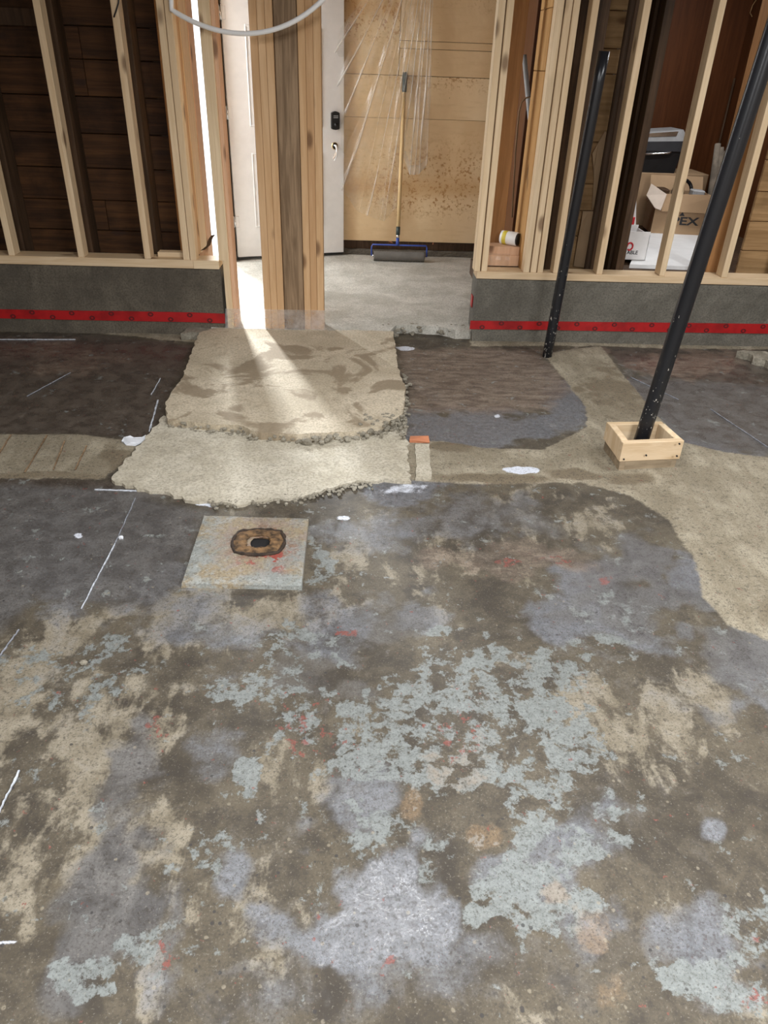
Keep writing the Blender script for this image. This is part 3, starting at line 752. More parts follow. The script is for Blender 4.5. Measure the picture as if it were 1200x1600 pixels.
# curled dark strip of paper on the plate
a = onY(316, 392, YC + .05); b = onY(333, 368, YC + .05)
st = [a, a.lerp(b, .35) + Vector((.012, 0, -.004)), a.lerp(b, .7) + Vector((.004, 0, .006)), b]
V = []; Fc = []
for i, p in enumerate(st):
    V += [p + Vector((-.012, 0, 0)), p + Vector((.012, .012, .004)), p + Vector((.012, .015, .004)), p + Vector((-.012, .003, 0))]
for i in range(3):
    for j in range(4): Fc.append([i * 4 + j, i * 4 + (j + 1) % 4, i * 4 + 4 + (j + 1) % 4, i * 4 + 4 + j])
pp = mesh('paper_strip', V, Fc, 'oldstud', None); tag(pp, 'curled dark building paper strip poking up from the left plate', 'paper strip')

# ------------------------------------------------------------------ ENTRY: door, plywood back wall
dl = onZ(372, 402, .085); dr = onZ(537, 394, .085)
dw = (dr - dl).length; dang = math.atan2(dr.y - dl.y, dr.x - dl.x)
door = structure(empty('door_1', (dl.x, dl.y, .085), dang, local=True))
DH = 2.03
box('door_leaf', 0, dw, 0, .044, 0, DH, 'white', door, bev=.003)
def lx(px, py):  # photo point on the door face -> door-local x,z
    d = _ray(px, py); nrm = np.array([-math.sin(dang), math.cos(dang), 0]); t = (np.array([dl.x, dl.y, 0]) - np.array([0, 0, 0])) @ nrm / (d @ nrm)
    p = CAM + d * t; r = p - np.array([dl.x, dl.y, .085]); return r[0] * math.cos(dang) + r[1] * math.sin(dang), r[2]
xa = lx(386, 120)[0]; xb = lx(504, 120)[0]
for y0, y1 in ((352, 238), (199, 43), (8, -60)):
    z0, z1 = lx(500, y0)[1], min(lx(500, y1)[1], DH - .12)
    for w0, w1, yy in ((0, .020, -.006), (.045, .055, -.004)):
        V = []
        xs_, xe, zs, ze = xa + w0, xb - w0, z0 + w0, z1 - w0
        ring_o = [(xs_, zs), (xe, zs), (xe, ze), (xs_, ze)]; g = w1 - w0
        ring_i = [(xs_ + g, zs + g), (xe - g, zs + g), (xe - g, ze - g), (xs_ + g, ze - g)]
        V = [(x, .001, z) for x, z in ring_o] + [(x + .4 * (xi - x), yy, z + .4 * (zi - z)) for (x, z), (xi, zi) in zip(ring_o, ring_i)] + [(x, .001, z) for x, z in ring_i]
        Fc = [[k * 4 + i, k * 4 + (i + 1) % 4, k * 4 + 4 + (i + 1) % 4, k * 4 + 4 + i] for k in range(2) for i in range(4)]
        mesh('panel_moulding', V, Fc, 'white', door)
for py in (176, 347, 20):
    z = lx(362, py)[1]; hg = box('hinge', -.022, .03, -.006, .02, z - .045, z + .045, 'white', door, bev=.002)
    tube('hinge_pin', [(-.006, -.009, z - .048), (-.006, -.009, z + .048)], .007, 'steel', door)
kx, kz = lx(523, 188)
out = [(-.034, -.06), (-.022, -.066), (0, -.069), (.022, -.066), (.034, -.06), (.035, 0), (.034, .055), (.022, .062), (0, .068), (-.022, .062), (-.034, .055), (-.035, 0)]
kp = prism('keypad_lock', [(kx + a, -.03, kz + b) for a, b in out], (0, .031, 0), 'black', door); kp['label'] = 'black keypad deadbolt'
for r in range(2):
    for c in range(5): box('key', kx - .018 + c * .008, kx - .0125 + c * .008, -.0325, -.029, kz + .018 + r * .012, kz + .025 + r * .012, 'grey', kp, bev=.0005)
tube('thumb_turn', [(kx, -.029, kz - .03), (kx, -.045, kz - .03)], .014, 'black', kp, 12)
hx, hz = lx(523, 228)
tube('bore_ring', [(hx, -.003, hz), (hx, .002, hz)], .028, 'brass', door, 18)
tube('bore_hole', [(hx, -.0036, hz), (hx, .001, hz)], .023, 'void', door, 18)  # flat black disc painted as the dark inside the bore
for k in range(4):
    ex = hx + random.uniform(-.03, .015)
    tube('wire', bez((hx + random.uniform(-.01, .01), -.004, hz + .005), (hx + random.uniform(-.02, .03), -.05, hz + .01), (hx + random.uniform(-.02, .03), -.03, hz - .06), (ex, -.02, hz - .11 + k * .015), 10), .006, 'cardpale' if k % 2 else 'cable', door, 6)
box('door_sweep', 0, dw, .004, .04, -.012, 0, 'black', door, bev=.001)

wb = structure(empty('wall_back', (.4, 7.0, 0)))
YW = 7.0
z_b = onY(650, 378, YW).z; z1 = onY(600, 117, YW).z; z2 = onY(700, 66, YW).z; z3 = onY(700, 78, YW).z; xv = onY(625, 60, YW).x
def pan(x0, x1, za, zb_): return box('plywood_panel', x0, x1, YW, YW + .018, za, zb_, 'ply', wb, bev=.0015)
zmid = onY(600, 184, YW).z
pan(-1.2, 1.3, z_b, zmid - .0015); pan(-1.2, 1.3, zmid + .0005, z1 - .0015)
pan(-1.2, xv - .002, z1 + .002, H); pan(xv + .002, 1.3, z1 + .002, z3 - .002); pan(xv + .002, 1.3, z3 + .001, z2 - .001); pan(xv + .002, 1.3, z2 + .002, H)
z_c = onY(650, 391, YW).z
box('sill_plate', -1.2, 1.3, YW + .01, YW + .10, z_c, z_b + .012, 'oldstud', wb)
rough_block('back_curb', -1.2, 1.3, YW - .03, YW + .15, -.02, z_c, 'curb', wb)
box('added_light_stop', -1.2, 1.3, YW + .11, YW + .15, z_c, H, 'darkwall', wb)  # unseen backing added behind the plywood against daylight leaks
# brick bits behind the gap over the sill
for k in range(9):
    x = -.05 + k * .11; box('rubble_brick', x, x + random.uniform(.05, .09), YW + .012, YW + .06, z_b - .022, z_b + .004, 'brick' if k % 3 == 0 else 'oldstud', wb, jit=.004)

# ------------------------------------------------------------------ long-handled roller leaning on the plywood
rb = onZ(621, 408, .06); ro = empty('floor_roller', (rb.x, rb.y, .06)); tag(ro, 'wide grey roller on blue frame with long wooden pole leaning on plywood', 'roller')
RR = .042; xl = onY(584, 400, rb.y).x; xr_ = onY(663, 400, rb.y).x; yc_ = rb.y
cz = .06 + RR
nseg = 40; rad = [RR - (.003 if i % 2 else 0) for i in range(nseg + 1)]
tube('roller_sleeve', [(xl + (xr_ - xl) * i / nseg, yc_, cz) for i in range(nseg + 1)], RR, 'rollernap', ro, 20, rad=rad)
for x, s in ((xl - .012, 1), (xr_ + .012, -1)): tube('end_cap', [(x, yc_, cz), (x + .012 * s, yc_, cz)], .012, 'steel', ro, 10)
zt = onY(620, 383, yc_).z
pt = onY(633, 113, YW - .025)
zb0 = zt
fr = [(xl - .02, yc_, cz)] + [(xl - .02, yc_, zt - .02), (xl - .012, yc_, zt)] + [(xr_ + .012, yc_ + .002, zt), (xr_ + .02, yc_, zt - .02), (xr_ + .02, yc_, cz)]
tube('wire_frame', fr, .007, 'blue', ro, 8)
pb = Vector((onY(621, 383, yc_).x, yc_, zt)); dv = pt - pb
def seg_t(y): return (383 - y) / (383 - 113)
def pp_(y): return pb + dv * seg_t(y)
tube('socket', [pp_(384), pp_(371)], .015, 'blue', ro, 10); tube('ferrule', [pp_(372), pp_(364)], .014, 'steel', ro, 10)
tube('lower_grip', [pp_(366), pp_(352)], .018, 'grip', ro, 12); tube('pole', [pp_(353), pp_(141)], .0155, 'pole', ro, 12)
tube('upper_grip', [pp_(142), pp_(138), pp_(116), pp_(113)], .02, 'grip', ro, 12, rad=[.018, .021, .021, .017])

# ------------------------------------------------------------------ clear plastic sheet hanging against the plywood
ap = onY(668, -120, YW - .05)
nu, nv_ = 300, 60; V = []; Fc = []; CRV = []
CR = [(0.0, .006, .5), (.035, .004, .4), (.075, .005, .7), (.115, .003, .5), (.155, .006, .8), (.20, .004, .5), (.27, .004, .7), (.33, .003, .4), (.41, .006, .9), (.455, .003, .5), (.53, .005, .8), (.60, .003, .4), (.68, .006, .8), (.78, .004, .6), (.86, .005, .8), (.95, .005, .6)]
def bot(t):   # lower hem of the sheet in the photo, t 0..1 from right edge to left
    P = [(0, 668, 245), (.05, 664, 262), (.09, 652, 272), (.16, 638, 272), (.20, 628, 235), (.30, 622, 320), (.42, 600, 345), (.6, 560, 330), (.8, 500, 250), (1, 430, 180)]
    for a, b in zip(P[:-1], P[1:]):
        if a[0] <= t <= b[0]:
            q = (t - a[0]) / (b[0] - a[0]); return a[1] + (b[1] - a[1]) * q, a[2] + (b[2] - a[2]) * q
for i in range(nu + 1):
    t = i / nu; bx_, by_ = bot(t); bp = onY(bx_, by_, YW - .03)
    for j in range(nv_ + 1):
        s = .02 + .98 * j / nv_; top = ap + Vector((.06 * (1 - 2 * t), 0, 0))
        p = top.lerp(bp, s)
        fold = .012 * (1 - 2 * abs(math.sin(t * 17 + .6 * math.sin(s * 3))) ** .35) + .004 * math.sin(t * 61 + 2 + s * 2) + .006 * math.sin(t * 11 + s * 5)
        cr = .006 * math.sin(s * 40 + t * 50) * math.sin(t * 25)
        belly = -.02 - .03 * math.sin(math.pi * s)
        p.y = min(YW - .006, YW - .05 + (fold * (.3 + .7 * min(1, s * 1.6))) + cr + belly * .4)
        p.x += .006 * math.sin(t * 90 + s * 12) * s
        ck = max(k[2] * math.exp(-((t - k[0] - .006 * math.sin(s * 5 + k[0] * 40)) / (k[1] * (1.4 - .7 * s))) ** 2) for k in CR)
        p.y -= .016 * ck * (.3 + s)
        CRV.append(ck * (.35 + .65 * abs(math.sin(s * 7 + t * 37))) * (1.0 if t > .2 or s > .3 else .8) * (1 - .5 * s if t > .2 else 1) + (.10 if t < .19 else 0) + (.25 if (t < .19 and s > .965) else 0))
        V.append(tuple(p))
for i in range(nu):
    for j in range(nv_): Fc.append([i * (nv_ + 1) + j, i * (nv_ + 1) + j + 1, (i + 1) * (nv_ + 1) + j + 1, (i + 1) * (nv_ + 1) + j])
sh = mesh('plastic_sheet', V, Fc, 'film', None, True)
at = sh.data.attributes.new('crease', 'FLOAT', 'POINT'); at.data.foreach_set('value', np.array(CRV, dtype=np.float32))  # whitens the bunched creases, standing in for highlights along the folds
tag(sh, 'clear crumpled plastic sheet hanging in folds over the plywood wall', 'plastic sheet')

# ------------------------------------------------------------------ RIGHT BACK: planks, old studs, storage recess
wbr = structure(empty('wall_back_right', (2.2, 5.1, 0)))
YQ = 5.10
x_a = onY(905, 300, YQ).x; x_b = onY(972, 300, YQ).x
def planks(x0, x1, ys, px, mat):
    z = [onY(px, y, YQ).z for y in ys]; z[0] = .40
    z += [z[-1] + .2, z[-1] + .4]
    for a, b in zip(z[:-1], z[1:]):
        b = min(b, H)
        if b - a > .03: box('plank', x0, x1, YQ + random.uniform(0, .006), YQ + .028, a + .002, b - .002, mat, wbr, bev=.003)
planks(1.28, 1.80, (420, 370, 330, 288, 222, 115, 75, 15, -40), 930, 'plank2')
planks(2.60, XR, (428, 392, 346, 299, 249, 200, 150, 100, 50, 0, -50), 1175, 'plank2')
def oldst(px0, px1, py, y0, d, zb=.41, mat='oldstud'):
    a = onY(px0, py, y0).x; b = onY(px1, py, y0).x; box('old_stud', a, b, y0, y0 + d, zb, H, mat, wbr)
oldst(849, 862, 424, YC + .10, .1); oldst(873, 888, 427, YC + .14, .1); oldst(921, 931, 425, YC + .16, .14); oldst(961, 973, 424, YC + .15, .24)  # first dark strip is added to darken the gap between studs
oldst(948, 960, 423, YC + .26, .1)
oldst(1103, 1122, 424, YC + .15, .15, mat='brownboard')
# left bay of the right wall: shaded board, golden board, dark recess
b0 = onY(764, 395, 5.06).x
box('shaded_board', b0, b0 + .085, 5.06, 5.10, .41, H, 'brownboard', wbr)
gx0 = onY(818, 423, YC).x
box('golden_board', gx0 - .004, gx0 + .03, YC + .092, YC + .40, .455, 1.55, 'gold', wbr)
box('golden_board', gx0 - .004, gx0 + .03, YC + .092, YC + .40, 1.553, 1.85, 'gold', wbr)
box('golden_board', gx0 - .004, gx0 + .03, YC + .092, YC + .40, 1.853, H, 'gold', wbr)
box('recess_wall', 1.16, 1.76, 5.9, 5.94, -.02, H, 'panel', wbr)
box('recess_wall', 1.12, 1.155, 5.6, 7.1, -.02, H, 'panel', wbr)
box('recess_brace', 1.16, 1.4, 5.86, 5.9, 1.58, 1.66, 'oldstud', wbr)
# storage recess seen between the old studs
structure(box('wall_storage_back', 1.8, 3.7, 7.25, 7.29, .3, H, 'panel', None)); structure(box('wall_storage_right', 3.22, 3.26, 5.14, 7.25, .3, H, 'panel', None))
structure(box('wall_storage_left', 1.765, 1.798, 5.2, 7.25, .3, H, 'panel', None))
sf = structure(box('floor_storage', 1.16, 3.7, YC + .215, 7.25, .30, .405, 'oldstud', None))
structure(box('floor_ledge', .80, 1.155, YC + .215, 5.35, .30, .405, 'oldstud', None))
tb = box('white_board', 0, 1, 0, 1, 0, 1, 'white2', None, bev=.004)
pts = [onZ(984, 413, .43), onZ(1100, 417, .43), onZ(1112, 362, .43), onZ(1008, 364, .43)]
bpy.data.objects.remove(tb)
tb = prism('white_board', [(p.x, p.y, .405) for p in pts], (0, 0, .025), 'white2'); tag(tb, 'bright white melamine board lying flat behind the right studs', 'board')

# cardboard box with PEX lettering
bl, brr = onZ(1016, 364, .43), onZ(1099, 368, .43)
bw = (brr - bl).length; ba = math.atan2(brr.y - bl.y, brr.x - bl.x)
cb = empty('cardboard_box', (bl.x, bl.y, .43), ba, local=True); tag(cb, 'open brown cardboard box printed PEX standing on the white board', 'box')
bh = .30; bd = .30; t = .006
box('front_panel', 0, bw, 0, t, 0, bh, 'card', cb, .001); box('back_panel', 0, bw, bd - t, bd, 0, bh, 'card', cb, .001)
box('side_panel', 0, t, t, bd - t, 0, bh, 'card', cb, .001); box('side_panel', bw - t, bw, t, bd - t, 0, bh, 'card', cb, .001); box('base_panel', t, bw - t, t, bd - t, 0, t, 'card', cb, .001)
prism('front_flap', [(.02, -.001, bh + .004), (bw + .05, -.02, bh + .012), (bw + .05, -.035, bh - .125), (.045, -.03, bh - .125)], (0, -.005, .0), 'card', cb)
prism('side_flap', [(.06, -.02, bh + .0), (-.06, .05, bh + .065), (-.085, .03, bh - .02), (-.02, -.05, bh - .10), (.03, -.055, bh - .115)], (0, -.005, .003), 'cardpale', cb)
prism('back_flap', [(0, bd, bh), (bw, bd, bh), (bw, bd + .06, bh + .10), (0, bd + .06, bh + .10)], (0, .005, 0), 'card', cb)
text('lettering', 'PEX', (.145, -.0022, .075), .085, 'greyink', cb, (math.pi / 2, 0, 0), 1.5, .002)
prism('triangle_mark', [(.20, -.001, .142), (.245, -.001, .142), (.2225, -.001, .173)], (0, -.001, 0), 'greyink', cb)
# contents
def inbox(name, x0, x1, y0, y1, z0, z1, mat, label, cat, rot=0.0):
    o = box(name, x0, x1, y0, y1, z0, z1, mat, None, .008)
    c, s = math.cos(ba), math.sin(ba); l = o.location
    o.location = (bl.x + l.x * c - l.y * s, bl.y + l.x * s + l.y * c, .43 + l.z); o.rotation_euler = (0, rot, ba + rot); tag(o, label, cat); return o
inbox('tool_case', .27, .37, .06, .16, .02, .33, 'grey', 'small pale grey case sticking out of the PEX box', 'case', .05)
inbox('battery_pack', .17, .25, .05, .12, .04, .37, 'black', 'black tool battery sticking up from the PEX box', 'battery', -.12)
inbox('packing_pad', .01, .085, .05, .2, .02, .33, 'oldstud', 'dark padded bag in the left of the PEX box', 'bag', .04)
wr_ = Vector((bl.x + .24 * math.cos(ba) - .2 * math.sin(ba), bl.y + .24 * math.sin(ba) + .2 * math.cos(ba), .43 + .28))
V = []
tor = [wr_ + Vector((.075 * math.cos(a), .02 * math.sin(a * 2), .075 * math.sin(a) + .03)) for a in np.linspace(0, 2 * math.pi, 28)]
cw = tube('cable_coil', tor, .014, 'black', None, 8); tag(cw, 'round black cable coil standing inside the PEX box', 'cable')

# white box with red mark and the letters ABLE
p0 = onZ(975, 406, .43); p1 = onZ(1008, 407, .43)
wx0, wx1, wy = p0.x - .12, p1.x, p0.y
wbx = empty('white_box', (wx0, wy, .43)); tag(wbx, 'white carton with red mark and dark lettering beside the old stud', 'box')
zt_ = onY(1000, 362, wy).z
box('front_panel', wx0, wx1, wy, wy + .004, .43, zt_, 'whitecard', wbx, .0008); box('back_panel', wx0, wx1, wy + .26, wy + .264, .43, zt_, 'whitecard', wbx, .0008)
box('side_panel', wx0, wx0 + .004, wy, wy + .26, .43, zt_, 'whitecard', wbx, .0008); box('side_panel', wx1 - .004, wx1, wy, wy + .26, .43, zt_ - .02, 'whitecard', wbx, .0008)
box('base_panel', wx0, wx1, wy, wy + .26, .43, .434, 'whitecard', wbx, .0008)
prism('lid_flap', [(wx0, wy + .264, zt_), (wx1 - .02, wy + .264, zt_), (wx1 - .05, wy + .30, zt_ + .22), (wx0, wy + .30, zt_ + .22)], (0, .004, 0), 'whitecard', wbx)
box('red_patch', wx1 - .11, wx1 - .035, wy + .262, wy + .272, zt_ + .0, zt_ + .05, 'redink', wbx, .001)
mx = onY(984, 385, wy).x; mz = onY(984, 385, wy).z
arc = [Vector((mx + .02 * math.cos(a), wy - .001, mz + .024 * math.sin(a))) for a in np.linspace(-2.2, 3.2, 18)]
tube('red_mark', arc, .006, 'redink', wbx, 6)
tl = onY(979, 397, wy); text('lettering', 'ABLE', (tl.x, wy - .0005, tl.z), .035, 'greyink', wbx, (math.pi / 2, 0, 0), 1.0, .0006)

# cartons and toolbox stacked at the back of the recess
YT = 6.80
a = onY(1004, 286, YT); b = onY(1075, 272, YT)
ct = box('storage_carton', a.x - .05, 3.0, YT, YT + .40, .405, b.z, 'card', None, .004); tag(ct, 'plain brown carton under the black toolbox in the recess', 'box')
YTB = YT + .02
t0 = onY(1000, 270, YTB); t1 = onY(1062, 230, YTB)
tbx = empty('tool_box', (t0.x + .1, YTB, b.z)); tag(tbx, 'black toolbox with grey sloping lid stacked on a brown carton', 'toolbox')
zb_ = b.z; zm = onY(1030, 236, YTB).z; zt2 = onY(1050, 202, YTB).z
xl0, xr0 = t0.x - .08, onY(1066, 236, YTB).x
prism('body', [(xl0, YTB, zb_), (xr0 - .03, YTB, zb_), (xr0, YTB, zm), (xl0, YTB, zm)], (0, .28, 0), 'black', tbx)
prism('lid', [(xl0, YTB - .005, zm), (xr0 + .005, YTB - .005, zm), (xr0 + .008, YTB - .005, zt2 - .05), (xr0 - .03, YTB - .005, zt2), (xl0, YTB - .005, zt2 - .03)], (0, .29, 0), 'grey', tbx)
prism('lid_recess', [(xl0 + .02, YTB - .009, zt2 - .065), (xr0 - .08, YTB - .009, zt2 - .05), (xr0 - .07, YTB - .009, zt2 - .012), (xl0 + .02, YTB - .009, zt2 - .042)], (0, .006, 0), 'steel', tbx)
prism('lid_band', [(xl0, YTB - .01, zm), (xr0, YTB - .01, zm), (xr0 + .006, YTB - .01, zt2 - .085), (xl0, YTB - .01, zt2 - .10)], (0, .008, 0), 'greyink', tbx)
tube('handle', [(xl0 + .03, YTB - .02, zm - .03), (xr0 - .12, YTB - .02, zm - .012), (xr0 - .09, YTB - .012, zm)], .009, 'steel', tbx, 8)
# rolled beige cloth and rods leaning in the corner
a = onY(1100, 300, 6.5); b = onY(1127, 226, 6.6)
base = Vector((3.02, 6.50, .405)); topp = Vector((b.x + .03, 6.68, b.z))
rl = empty('rolled_cloth', base); tag(rl, 'rolled beige drop cloths leaning in the recess beside the pipe', 'cloth')
for k, (dx, rr) in enumerate(((-.06, .03), (0, .045), (.06, .04), (.11, .035))):
    q = [base + Vector((dx, .02 * k, 0)), base.lerp(topp, .5) + Vector((dx * .8 + .01, .02 * k, .01)), topp + Vector((dx * .4, .01 * k, -.03 * k))]
    tube('roll', q, rr, 'cloth', rl, 10, rad=[rr, rr * 1.05, rr * .8])
a = onY(1148, 122, 7.2); b = onY(1121, 235, 7.2); dd = (b - a); k_ = (.41 - a.z) / dd.z
rd = tube('thin_rod', [a + dd * k_, a], .009, 'oldstud', None, 8); tag(rd, 'thin rusty rod leaning against the brown panel in the recess', 'rod')
rdw = tube('loose_wire', [onY(*p, 7.2) for p in ((1185, -5), (1176, 8), (1172, 20), (1177, 30), (1190, 35), (1202, 34))], .004, 'plank2', None, 6); tag(rdw, 'thin loose wire loop hanging before the brown panel', 'wire')
# crumpled brown building paper on the planks
def torn(px, y, label):
    P = [onY(a, b, y) for a, b in px]; o = prism('torn_paper', P, (0, .006, 0), 'card', None)
    bm = bmesh.new(); bm.from_mesh(o.data); bmesh.ops.subdivide_edges(bm, edges=bm.edges[:], cuts=1)
    for v in bm.verts: v.co.y += random.uniform(-.012, .004)
    bm.to_mesh(o.data); bm.free(); tag(o, label, 'paper'); return o
torn([(925, 240), (945, 205), (955, 215), (948, 262), (935, 310), (924, 330), (928, 280)], YQ - .012, 'torn strip of brown building paper peeling from the planks')
torn([(911, 330), (930, 330), (929, 420), (896, 416), (903, 370)], YQ - .012, 'sagging piece of printed brown paper low on the planks')

# plywood crate wrapped in film, with a small white roll on top, in the left bay
c = onY(768, 418, YC + .15); d2 = onY(806, 420, YC + .15)
cr = empty('plywood_crate', (c.x, YC + .2, .455)); tag(cr, 'low plywood crate wrapped in clear film behind the right double stud', 'crate')
ztp = onY(790, 374, YC + .3).z
box('front_panel', c.x - .10, gx0 - .006, YC + .15, YC + .165, .458, ztp - .07, 'pink', cr); box('top_panel', c.x - .10, gx0 - .006, YC + .165, YC + .29, .458, ztp - .02, 'pink', cr)
fl = mesh('film_wrap', [(c.x - .1 + .03 * i, YC + .147 - .006 * (i % 2) - .003 * (j % 3), .458 + .02 * j) for i in range(8) for j in range(int((ztp - .53) / .02) + 2)],
          [[i * (int((ztp - .53) / .02) + 2) + j, i * (int((ztp - .53) / .02) + 2) + j + 1, (i + 1) * (int((ztp - .53) / .02) + 2) + j + 1, (i + 1) * (int((ztp - .53) / .02) + 2) + j] for i in range(7) for j in range(int((ztp - .53) / .02) + 1)], 'film', cr)
p = onY(797, 368, YC + .22)
rw = empty('small_white_drum', (p.x, YC + .22, ztp - .02)); tag(rw, 'small white roll with yellow label lying on the plywood crate', 'roll')
zc_ = ztp - .02 + .042
tube('drum_body', [(p.x - .045, YC + .26, zc_), (p.x - .045 + .09, YC + .20, zc_)], .042, 'white2', rw, 18)
tube('drum_end', [(p.x + .045, YC + .2, zc_), (p.x + .052, YC + .195, zc_)], .036, 'black', rw, 18)
tube('yellow_label', [(p.x - .045 + .012, YC + .252, zc_), (p.x - .01, YC + .2367, zc_)], .0426, 'yellow', rw, 18)
a = onY(819, 86, 5.55); b = onY(830, 205, 5.45); dd = b - a; k_ = (.41 - a.z) / dd.z
ww = tube('white_stick', [a + dd * k_, a], .016, 'grey', None, 8); tag(ww, 'pale straight stick leaning in the dark recess behind studs', 'stick')
ww = tube('grey_conduit', [onY(x, y, 5.3) for x, y in ((800, 340), (806, 230), (811, 175), (815, 160), (822, 153), (832, 150))], .005, 'timber', None, 6); tag(ww, 'thin dark bent conduit in the dark recess behind studs', 'conduit')

# ------------------------------------------------------------------ PIPES AND FORMWORK BOX
def pipe(p0, p1, Y, r, hollow, label, top=None):
    a = onY(*p0, Y); b = onY(*p1, Y); d = b - a
    base = a + d * ((-.02 - a.z) / d.z)
    if top: b = a + d * ((top - a.z) / d.z)
    n = 12
    o = tube('black_pipe', [base.lerp(b, i / n) for i in range(n + 1)], r, 'abs', None, 28, hollow)
    tag(o, label, 'pipe'); return o
pipe((855, 556), (944, 80), 4.48, .0305, .88, 'black plastic pipe stub rising from bare concrete near the right curb')
pipe((1003, 684), (1189, 110), 3.09, .034, .88, 'black plastic pipe rising out of the wooden formwork box', top=2.3)
fx = empty('formwork_box', (1.35, 3.08, 0)); tag(fx, 'small square wooden formwork box around the base of a pipe', 'formwork')
q = [onZ(x, y, .145) for x, y in ((974, 693), (1069.5, 689), (1034, 657.5), (948, 658.5))]
def board(a, b, w, z0, z1, mat, nm='board'):
    a = Vector((a.x, a.y, 0)); b = Vector((b.x, b.y, 0)); d = (b - a); n = Vector((-d.y, d.x, 0)).normalized() * w
    pts = [a, b, b + n, a + n]; o = prism(nm, [(p.x, p.y, z0) for p in pts], (0, 0, z1 - z0), mat, fx)
    bm = bmesh.new(); bm.from_mesh(o.data); bmesh.ops.bevel(bm, geom=bm.edges[:], offset=.002, segments=1, affect='EDGES'); bm.to_mesh(o.data); bm.free(); return o
BT = .032
FL_, FR_, BR_, BL_ = q
board(FL_, FR_, BT, .053, .146, 'pine_x'); dn = (BL_ - FL_).normalized()
ix = (FR_ - FL_).normalized()
board(BR_ , BL_, BT, .053, .143, 'pine_x')
board(BL_ - dn * (BT + .001) + ix * 0, FL_ + dn * (BT + .001), BT, .053, .148, 'pine_y'if 0 else 'pine'); dn2 = (BR_ - FR_).normalized()
board(FR_ + dn2 * (BT + .001), BR_ - dn2 * (BT + .001), BT, .053, .145, 'pine')
ins = .008
ll = [FL_ + (ix + dn) * ins, FR_ + (-ix + dn) * ins, BR_ + (-ix - dn) * ins, BL_ + (ix - dn) * ins]
M['dirtywood'] = mat_wood('dirty_board', (.42, .34, .24), (.26, .205, .14), 'X', stain=.7)
for i in range(4): board(ll[i], ll[(i + 1) % 4], .026, -.01, .052, 'dirtywood', 'lower_board')
for px, py in ((1062, 694), (1058, 713), (975, 718), (1010, 712)):
    a = onY(px, py, FL_.y - .002); tube('nail', [a, a + Vector((0, .006, 0))], .004, 'void', fx, 8)

# ------------------------------------------------------------------ SQUARE PAD WITH BURNT STUB
pc = [onZ(x, y, .015) for x, y in ((284, 912), (471, 916), (482, 811), (319, 806))]
pad = empty('concrete_pad', (-.39, 2.29, 0)); tag(pad, 'square concrete footing pad with a burnt cut off stub', 'concrete pad')
hc = onZ(409, 849, .018); hr = .036
n = 46; V = []; Fc = []; keep = {}
def pad_m():
    N = NT('pad_paint'); v = N.coords(rand=False)
    a = N.noise(v, 6, 8, .68, .4); b = N.noise(v, 26, 8, .7); s = N.noise(v, 120, 3, .7)
    col = N.mix(N.ramp(a, .42, .58), (.27, .215, .135), (.235, .25, .235))
    col = N.mix(N.ramp(b, .46, .60, 0, .7), col, (.33, .345, .33))
    sp = N.n('ShaderNodeVectorMath', operation='DISTANCE'); N.l(N.tc.outputs['Object'], sp.inputs[0]); sp.inputs[1].default_value = (hc.x, hc.y, .018)
    near = N.ramp(sp.outputs['Value'], .08, .26, 1, 0)
    col = N.mix(N.math('MULTIPLY', near, N.ramp(b, .40, .62)), col, (.20, .11, .065))
    wv = N.n('ShaderNodeVectorMath', operation='DISTANCE'); N.l(N.tc.outputs['Object'], wv.inputs[0]); wv.inputs[1].default_value = (hc.x + .03, hc.y - .10, .018)
    nr = N.ramp(wv.outputs['Value'], .03, .14, 1, 0)
    col = N.mix(N.math('MULTIPLY', nr, N.math('GREATER_THAN', N.noise(v, 22, 5, .6), .55)), col, (.27, .045, .03))
    col = N.mix(N.ramp(s, .36, .48, .6, 0), col, (.10, .085, .065)); col = N.mix(N.ramp(s, .58, .72, 0, .5), col, (.55, .53, .47))
    N.bump(N.math('ADD', b, s), .5, .005); return N.done(col, .75)
M['padm'] = pad_m()
ring = 40
def sq(a, r, sx=1.0, e=.35):
    c, s = math.cos(a), math.sin(a); k = 1 / max(abs(c), abs(s)); f = (1 - e) + e * k; return Vector((c * r * f * sx, s * r * f, 0))
# top with a hole: rings from hole to outline
def outl(a):
    d = Vector((math.cos(a), math.sin(a), 0)); best = None
    for i in range(4):
        p, r_ = Vector((pc[i].x, pc[i].y, 0)), Vector((pc[(i + 1) % 4].x, pc[(i + 1) % 4].y, 0)); e = r_ - p; o_ = Vector((hc.x, hc.y, 0))
        det = d.x * (-e.y) + d.y * e.x
        if abs(det) < 1e-9: continue
        w = p - o_; tt = (w.x * (-e.y) + w.y * e.x) / det; uu = (d.x * w.y - d.y * w.x) / det
        if tt > 0 and -1e-6 <= uu <= 1 + 1e-6 and (best is None or tt < best): best = tt
    return o_ + d * best
angs = sorted([2 * math.pi * i / 64 for i in range(64)] + [math.atan2(p.y - hc.y, p.x - hc.x) % (2 * math.pi) for p in pc]); na = len(angs)
H0 = Vector((hc.x, hc.y, 0)); NR = 9
for k in range(NR):
    for a in angs:
        i_ = H0 + sq(a, hr, 1.15); o_ = outl(a); p = i_.lerp(o_, k / (NR - 1)); p.z = .02 + random.uniform(-.0012, .0012) - (.004 if k == NR - 1 else 0); V.append(p)
for a in angs: o_ = outl(a); o_ = H0 + (o_ - H0) * 1.02; o_.z = -.01; V.append(o_)
for a in angs: p = H0 + sq(a, hr, 1.15); p.z = -.05; V.append(p)
for k in range(NR):
    for i in range(na): Fc.append([k * na + i, k * na + (i + 1) % na, (k + 1) * na + (i + 1) % na, (k + 1) * na + i])
mesh('pad_slab', V, Fc, 'padm', pad, False, (0, 0, 0))
V = []; Fc = []
